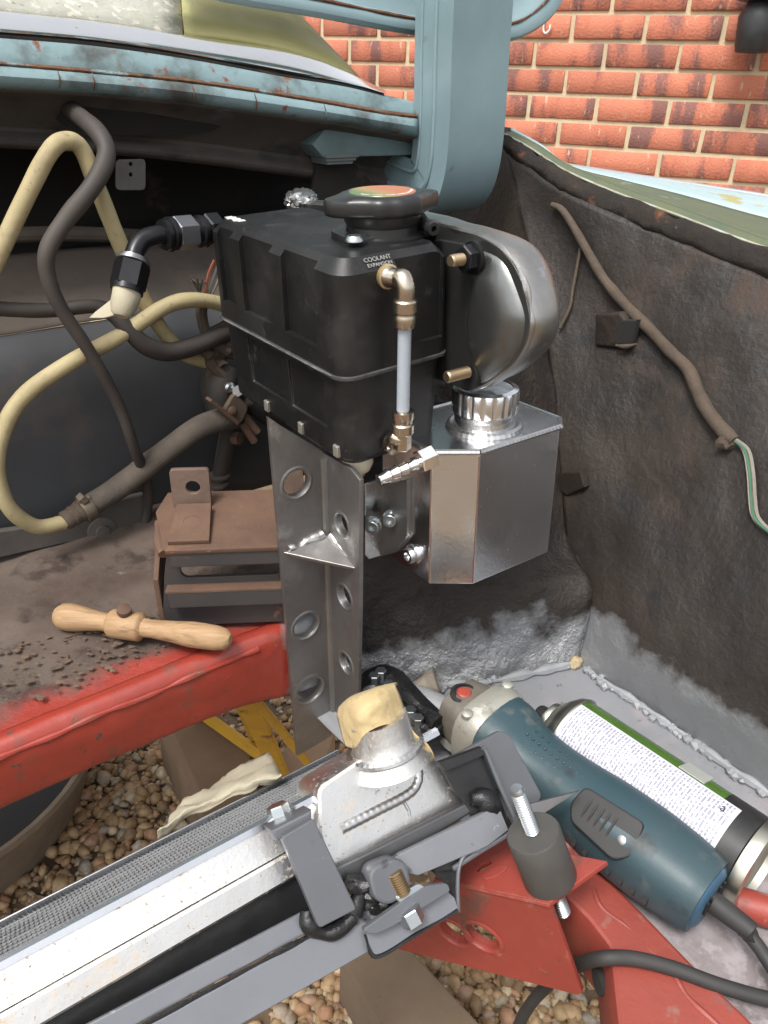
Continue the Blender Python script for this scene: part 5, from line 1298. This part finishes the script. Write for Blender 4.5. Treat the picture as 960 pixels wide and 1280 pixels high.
# ================================================================== HOSES AND CABLES
def hoses():
    h = lambda x, y, v: H(x, y, 1, v)
    def hose(name, pts, r, m, label, cat='hose', parts=()):
        o = mk(name, tube(pts, r, 14, 8, wob=.05), m, None); tag(o, label, cat); return o
    hose('cream_hose', [h(-150, 640, .695), h(-105, 520, .67), h(-60, 420, .655), h(-15, 345, .655), h(28, 255, .65), (h(62, 190, .65)), h(84, 176, .652), h(103, 188, .655), h(122, 235, .655), h(150, 305, .655), h(185, 385, .655), h(222, 436, .66), h(250, 450, .665), h(266, 453, .67)], .0066, m_cream, 'cream rubber hose arching up over the bulkhead and down to the wiring')
    root = thing('coolant_hose', 'cream hose looping down to a clip joint with a brown fabric hose', 'hose', h(80, 660, .64))
    mk('cream_length', tube([h(300, 392, .66), h(276, 380, .655), h(240, 375, .65), (h(205, 384, .648)), h(150, 420, .645), h(85, 455, .64), h(30, 495, .64), h(3, 540, .64), h(-4, 590, .64), h(12, 635, .64), h(45, 658, .645), h(80, 653, .65)], .0067, 14, 8, wob=.05), m_cream, root)
    mk('joint_sleeve', lathe([(.0085, 0), (.0092, .002), (.0088, .008), (.0098, .009), (.0092, .014), (.0104, .016), (.0098, .026)], h(80, 652, .65), h(118, 628, .655) - h(80, 652, .65), 18), m_loom, root)
    a = h(106, 637, .652); 
    mk('hose_clip', J(lathe([(.0118, -.003), (.0122, 0), (.0122, .006), (.0118, .007)], a, h(118, 628, .655) - h(80, 652, .65), 22), hexn(h(100, 626, .648), h(106, 620, .648), .006), cyl(h(97, 628, .65), h(112, 622, .65), .0035)), mat('clip_rust', (.14, .11, .08), (.09, .07, .05), 60, .6, .4, bump=.3), root)
    mk('brown_length', tube([h(112, 632, .654), h(150, 608, .655), h(200, 570, .65), h(245, 537, .645), h(272, 526, .645), h(292, 522, .65)], [.0105, .0108, .0112, .0112, .0115, .0115], 16, 8, wob=.06), m_brownhose, root)
    hose('black_hose', [h(74, 128, .78), h(100, 146, .70), h(124, 168, .665), h(133, 195, .65), h(116, 232, .64), h(82, 275, .635), h(60, 312, .63), h(60, 345, .63), h(76, 385, .63), h(112, 440, .63), h(148, 505, .635), h(168, 560, .64), h(184, 605, .66), h(183, 645, .67), h(172, 690, .665)], [.0065, .007, .0072, .0072, .0070, .0068, .0064, .006, .0056, .0053, .005, .005, .005, .005, .005], m_blackhose, 'long black hose hanging in an S bend from under the blue lip to the floor')
    hose('black_cable', [h(-60, 380, .66), h(0, 386, .66), h(60, 388, .66), h(118, 383, .655), h(142, 394, .65), h(160, 412, .645), h(182, 432, .645), h(210, 440, .648), h(245, 432, .652), h(280, 416, .66), h(310, 405, .67)], [.0058, .0058, .0058, .0058, .0065, .0070, .0080, .0082, .0082, .0080, .008], m_blackhose, 'dark cable running level across the bulkhead into the wiring bundle', 'cable')
    # wiring bundle behind the tank
    wr = thing('wiring_bundle', 'bundle of dusty brown cables and loose red wires behind the tank', 'cables', h(275, 440, .66))
    for pts, r in (([(254, 372), (252, 395), (262, 425), (285, 440)], .0052), ([(300, 390), (280, 408), (262, 418), (250, 430), (262, 445)], .0055), ([(300, 420), (275, 438), (262, 450), (280, 470)], .006), ([(300, 445), (275, 440), (255, 425)], .0045), ([(262, 470), (268, 450), (290, 436)], .0045)):
        mk('cable', tube([h(x, y, .664 - .002 * i) for i, (x, y) in enumerate(pts)], r, 10, 6, wob=.1), m_loom, wr)
    for k, (pts, c) in enumerate((([(257, 372), (260, 345), (268, 325)], (.25, .06, .03)), ([(259, 372), (266, 350), (272, 332)], (.12, .11, .1)), ([(261, 374), (270, 356), (276, 340)], (.16, .15, .13)), ([(252, 372), (246, 356), (240, 350)], (.13, .11, .09)))):
        mk('wire', tube([h(x, y, .655) for x, y in pts], .0013, 6, 6), mat('wire_%d' % k, c, None, 60, .6), wr)
    parts = [tube([h(250, 366, .656), h(244 + 2 * k, 358 - k, .65 + .003 * (k % 3)), h(238 + 4 * k, 346 + (k * 5) % 9, .648 + .004 * (k % 2))], .0006, 5, 4) for k in range(6)]
    o = mk('frayed_strands', J(*parts), m_loom, wr); o['kind'] = 'stuff'
    mk('cable_lug', blob(h(272, 452, .662), .009, 2, (1, 1, .6), 2, .5), m_loom, wr)
    # valve body with clamp, hidden partly by the tank
    vb = thing('hose_valve', 'brown clamp bracket and black pipe union at the foot of the tank', 'pipe fitting', h(285, 600, .66))
    mk('valve_body', tube([h(280, 458, .672), h(274, 480, .668), h(276, 505, .665), h(286, 525, .66)], [.017, .018, .016, .012], 16, 6), m_blackhose, vb)
    mk('side_pipe', tube([h(310, 500, .655), h(330, 515, .655), h(356, 535, .66)], .011, 14, 5), m_under, vb)
    mk('down_pipe', tube([h(287, 530, .66), h(283, 552, .665), h(276, 590, .672), h(272, 610, .675)], .0085, 14, 5), m_blackhose, vb)
    for y in (596, 607): mk('pipe_ring', lathe([(.0105, 0), (.011, .001), (.011, .003), (.0105, .004)], h(275 - (y - 596) * .2, y, .672), W, 18), m_brownhose, vb)
    mk('clamp_strap', plate(rounded([h(x, y, .640) for x, y in ((280, 512), (292, 492), (308, 508), (300, 526), (294, 528))], .004), .004, bev=.001), mat('clamp_brown', (.15, .11, .08), (.1, .075, .055), 40, .6, .3, bump=.2), vb)
    mk('clamp_blade', plate([h(x, y, .637) for x, y in ((260, 500), (262, 498), (296, 525), (294, 529))], .010), m_rustblock, vb)
    mk('clamp_screw', lathe([(.0048, 0), (.0048, .002), (.003, .0032)], h(290, 514, .637), -Vv, 14), m_rustblock, vb)
    mk('clamp_bolt', lathe([(.0055, 0), (.0055, .003), (.0035, .0045)], h(286, 484, .648), -Vv, 14), m_zinc, vb)
    mk('clamp_nut', hexn(h(297, 489, .645), h(297, 489, .638), .0058), m_steel, vb)
    for p in (((305, 520), (322, 540)), ((302, 528), (318, 552))):
        mk('clamp_leg', tube([h(*p[0], .645), h(*p[1], .642)], .004, 8, 1), m_rustblock, vb)
    mk('union_nut', hexn(h(292, 548, .655), h(300, 548, .648), .007), m_rustblock, vb)
    # loom along the inner wing
    on = on_wall
    lm = thing('wing_loom', 'brown taped wiring loom clipped along the inner wing', 'cable', on(905, 550, .01))
    p1 = [(690, 256), (702, 262), (716, 282), (733, 312), (752, 345), (770, 368), (790, 390), (812, 412), (838, 440), (860, 462), (872, 490), (885, 515), (905, 540), (918, 552)]
    mk('taped_loom', tube([on(x, y, .007) for x, y in p1], [.003, .0035, .004, .0045, .0048, .005, .0052, .0054, .0054, .0056, .006, .0065, .0065, .005], 12, 6, wob=.15), m_loom, lm)
    p2 = [(916, 548), (932, 562), (938, 590), (940, 620), (944, 645), (960, 662), (990, 680)]
    for k, c in enumerate(((.30, .25, .2), (.05, .15, .09), (.16, .10, .06), (.22, .2, .17))):
        mk('wire', tube([on(x + k * 2.2 - 3, y + (k % 2), .006 + .001 * (k % 2)) for x, y in p2], .0015, 6, 6), mat('loomwire_%d' % k, c, None, 60, .5), lm)
    mk('loom_clip', blob(on(911, 553, .006), .008, 6, (1.2, .6, 1), 2, .5), m_loom, lm)
    pw = [(727, 300), (722, 330), (716, 362), (712, 385), (700, 410)]
    hose('thin_wire', [on(x, y, .006) for x, y in pw], .0016, m_loom, 'thin brown wire hanging from the loom on the inner wing', 'wire')
    tw = [(700, 258), (690, 252), (668, 258)]
    # black hinge plate with bolts behind the taped neck
    bp = thing('bolted_plate', 'greasy black plate with bolts behind the taped radiator neck', 'plate', P(510, 900, .66))
    hp2 = lambda x, y, w=.535: H(x, y, 2, w)
    mk('plate_body', plate(rounded([hp2(x, y) for x, y in ((452, 850), (478, 838), (500, 846), (530, 880), (556, 905), (548, 920), (520, 922), (486, 900), (456, 880))], .006), .012, bev=.002, nrm=W), m_tar, bp)
    mk('plate_rib', tube([hp2(488, 848, .545), hp2(515, 876, .546), hp2(548, 905, .545)], .006, 8, 6, wob=.5), m_tar, bp)
    for x, y in ((468, 852), (476, 846), (513, 895), (522, 905), (486, 862)):
        mk('bolt', J(lathe([(.0065, 0), (.0065, .002)], hp2(x, y, .541), W, 14), hexn(hp2(x, y, .542), hp2(x, y, .542) + W * .008, .005)), m_zinc, bp)
    parts = [blob(hp2(x, y, .54), .007, x, (1, 1, .7), 2, .6) for x, y in ((462, 862), (498, 870), (540, 898), (508, 886), (470, 842), (530, 912))]
    mk('grease', J(*parts), m_tar, bp)
    # a torn plug on the floor
    a, b = hp2(506, 862, .52), hp2(549, 850, .53); o = mk('torn_plug', lathe([(.001, 0), (.004, .006), (.007, .018), (.011, .024), (.013, .030), (.009, .031), (.003, .022)], a, b - a, 16, fn=lambda g, r, hh: 1 + .25 * noise.noise(V((math.cos(g) * 2, math.sin(g) * 2, hh * 80)))), mat('dirty_plug', (.24, .21, .17), (.12, .10, .08), 90, .7, bump=.5), None)
    tag(o, 'dirty cone-shaped plug by the silver pipe', 'plug')
hoses()

# ================================================================== THINGS ON THE GROUND UNDER THE CAR
def under_car():
    def timber(name, px, z, th, label, m=m_plank):
        q = [HZ(x, y, z) for x, y in px]
        o = mk(name, plate(q, th, bev=.003, off=-th / 2, nrm=V((0, 0, 1))), m, None); tag(o, label, 'timber', 'timber blocks under the car'); return o
    timber('timber_block', ((196, 870), (246, 850), (316, 958), (252, 990)), .16, .158, 'brown timber block on the gravel beside the yellow stand')
    timber('timber_block', ((376, 905), (416, 918), (400, 962), (338, 975)), .13, .128, 'pale timber block standing under the steel upright', mat('pale_plank', (.30, .20, .125), (.24, .16, .10), 12, .8, bump=.2, bsc=60))
    timber('timber_block', ((430, 1198), (498, 1176), (640, 1330), (520, 1360)), .10, .098, 'long worn plank on the gravel below the red bracket', mat('worn_plank', (.16, .115, .075), (.12, .085, .055), 14, .85, bump=.3, bsc=60, spots=[((.07, .05, .035), 18, .6, .7, .9)]))
    # axle stand
    t = H(292, 862, 1, .60); t = P(296, 846, .80)
    st = thing('axle_stand', 'yellow steel axle stand standing on the gravel under the car', 'axle stand', V((t.x, t.y, 0)))
    feet = [HZ(336, 955, .0), HZ(232, 905, .0), V((t.x + .02, t.y + .25, 0)), V((t.x + .2, t.y + .12, 0))]
    for p in feet:
        d = (p - t); x_ = d.cross(V((0, 0, 1))).normalized() * .013; y_ = d.cross(x_).normalized() * .004
        v = [t + x_ * i + y_ * j for i, j in ((-1, -1), (1, -1), (1, 1), (-1, 1))]; v += [q + d for q in v]
        mk('leg', (v, [(0, 1, 2, 3), (7, 6, 5, 4), (0, 4, 5, 1), (1, 5, 6, 2), (2, 6, 7, 3), (3, 7, 4, 0)]), m_yellow, st, bevel=.001)
    mid = [t.lerp(p, .62) for p in feet]
    for i in (1,):
        a, b = mid[i], mid[(i + 1) % 4]; d = b - a; x_ = V((0, 0, .012)); y_ = d.cross(x_).normalized() * .002
        v = [a + x_ * i_ + y_ * j for i_, j in ((-1, -1), (1, -1), (1, 1), (-1, 1))]; v += [q + d for q in v]
        mk('brace', (v, [(0, 1, 2, 3), (7, 6, 5, 4), (0, 4, 5, 1), (1, 5, 6, 2), (2, 6, 7, 3), (3, 7, 4, 0)]), m_yellow, st)
    mk('post', cyl(t - V((0, 0, .02)), t + V((0, 0, .10)), .02, 16), m_yellow, st)
    # old tub at the left
    c = HZ(-95, 1010, .0); e = HZ(66, 1020, .11); r = (V((e.x, e.y, 0)) - c).length
    tb = thing('plastic_tub', 'round dirt-caked tub with a dark inside on the gravel', 'tub', c)
    Z = V((0, 0, 1))
    mk('tub_wall', lathe([(r * .86, .0), (r * .93, .06), (r * .985, .10), (r, .112), (r * .985, .118), (r * .955, .116), (r * .94, .10), (r * .90, .05), (r * .86, .02), (.001, .018)], c, Z, 56), m_concrete, tb)
    mk('tub_dark_disc', lathe([(r * .905, .058), (r * .5, .062), (.001, .06)], c, Z, 40), m_darkin, tb)  # near-black disc across the inside of the tub
under_car()
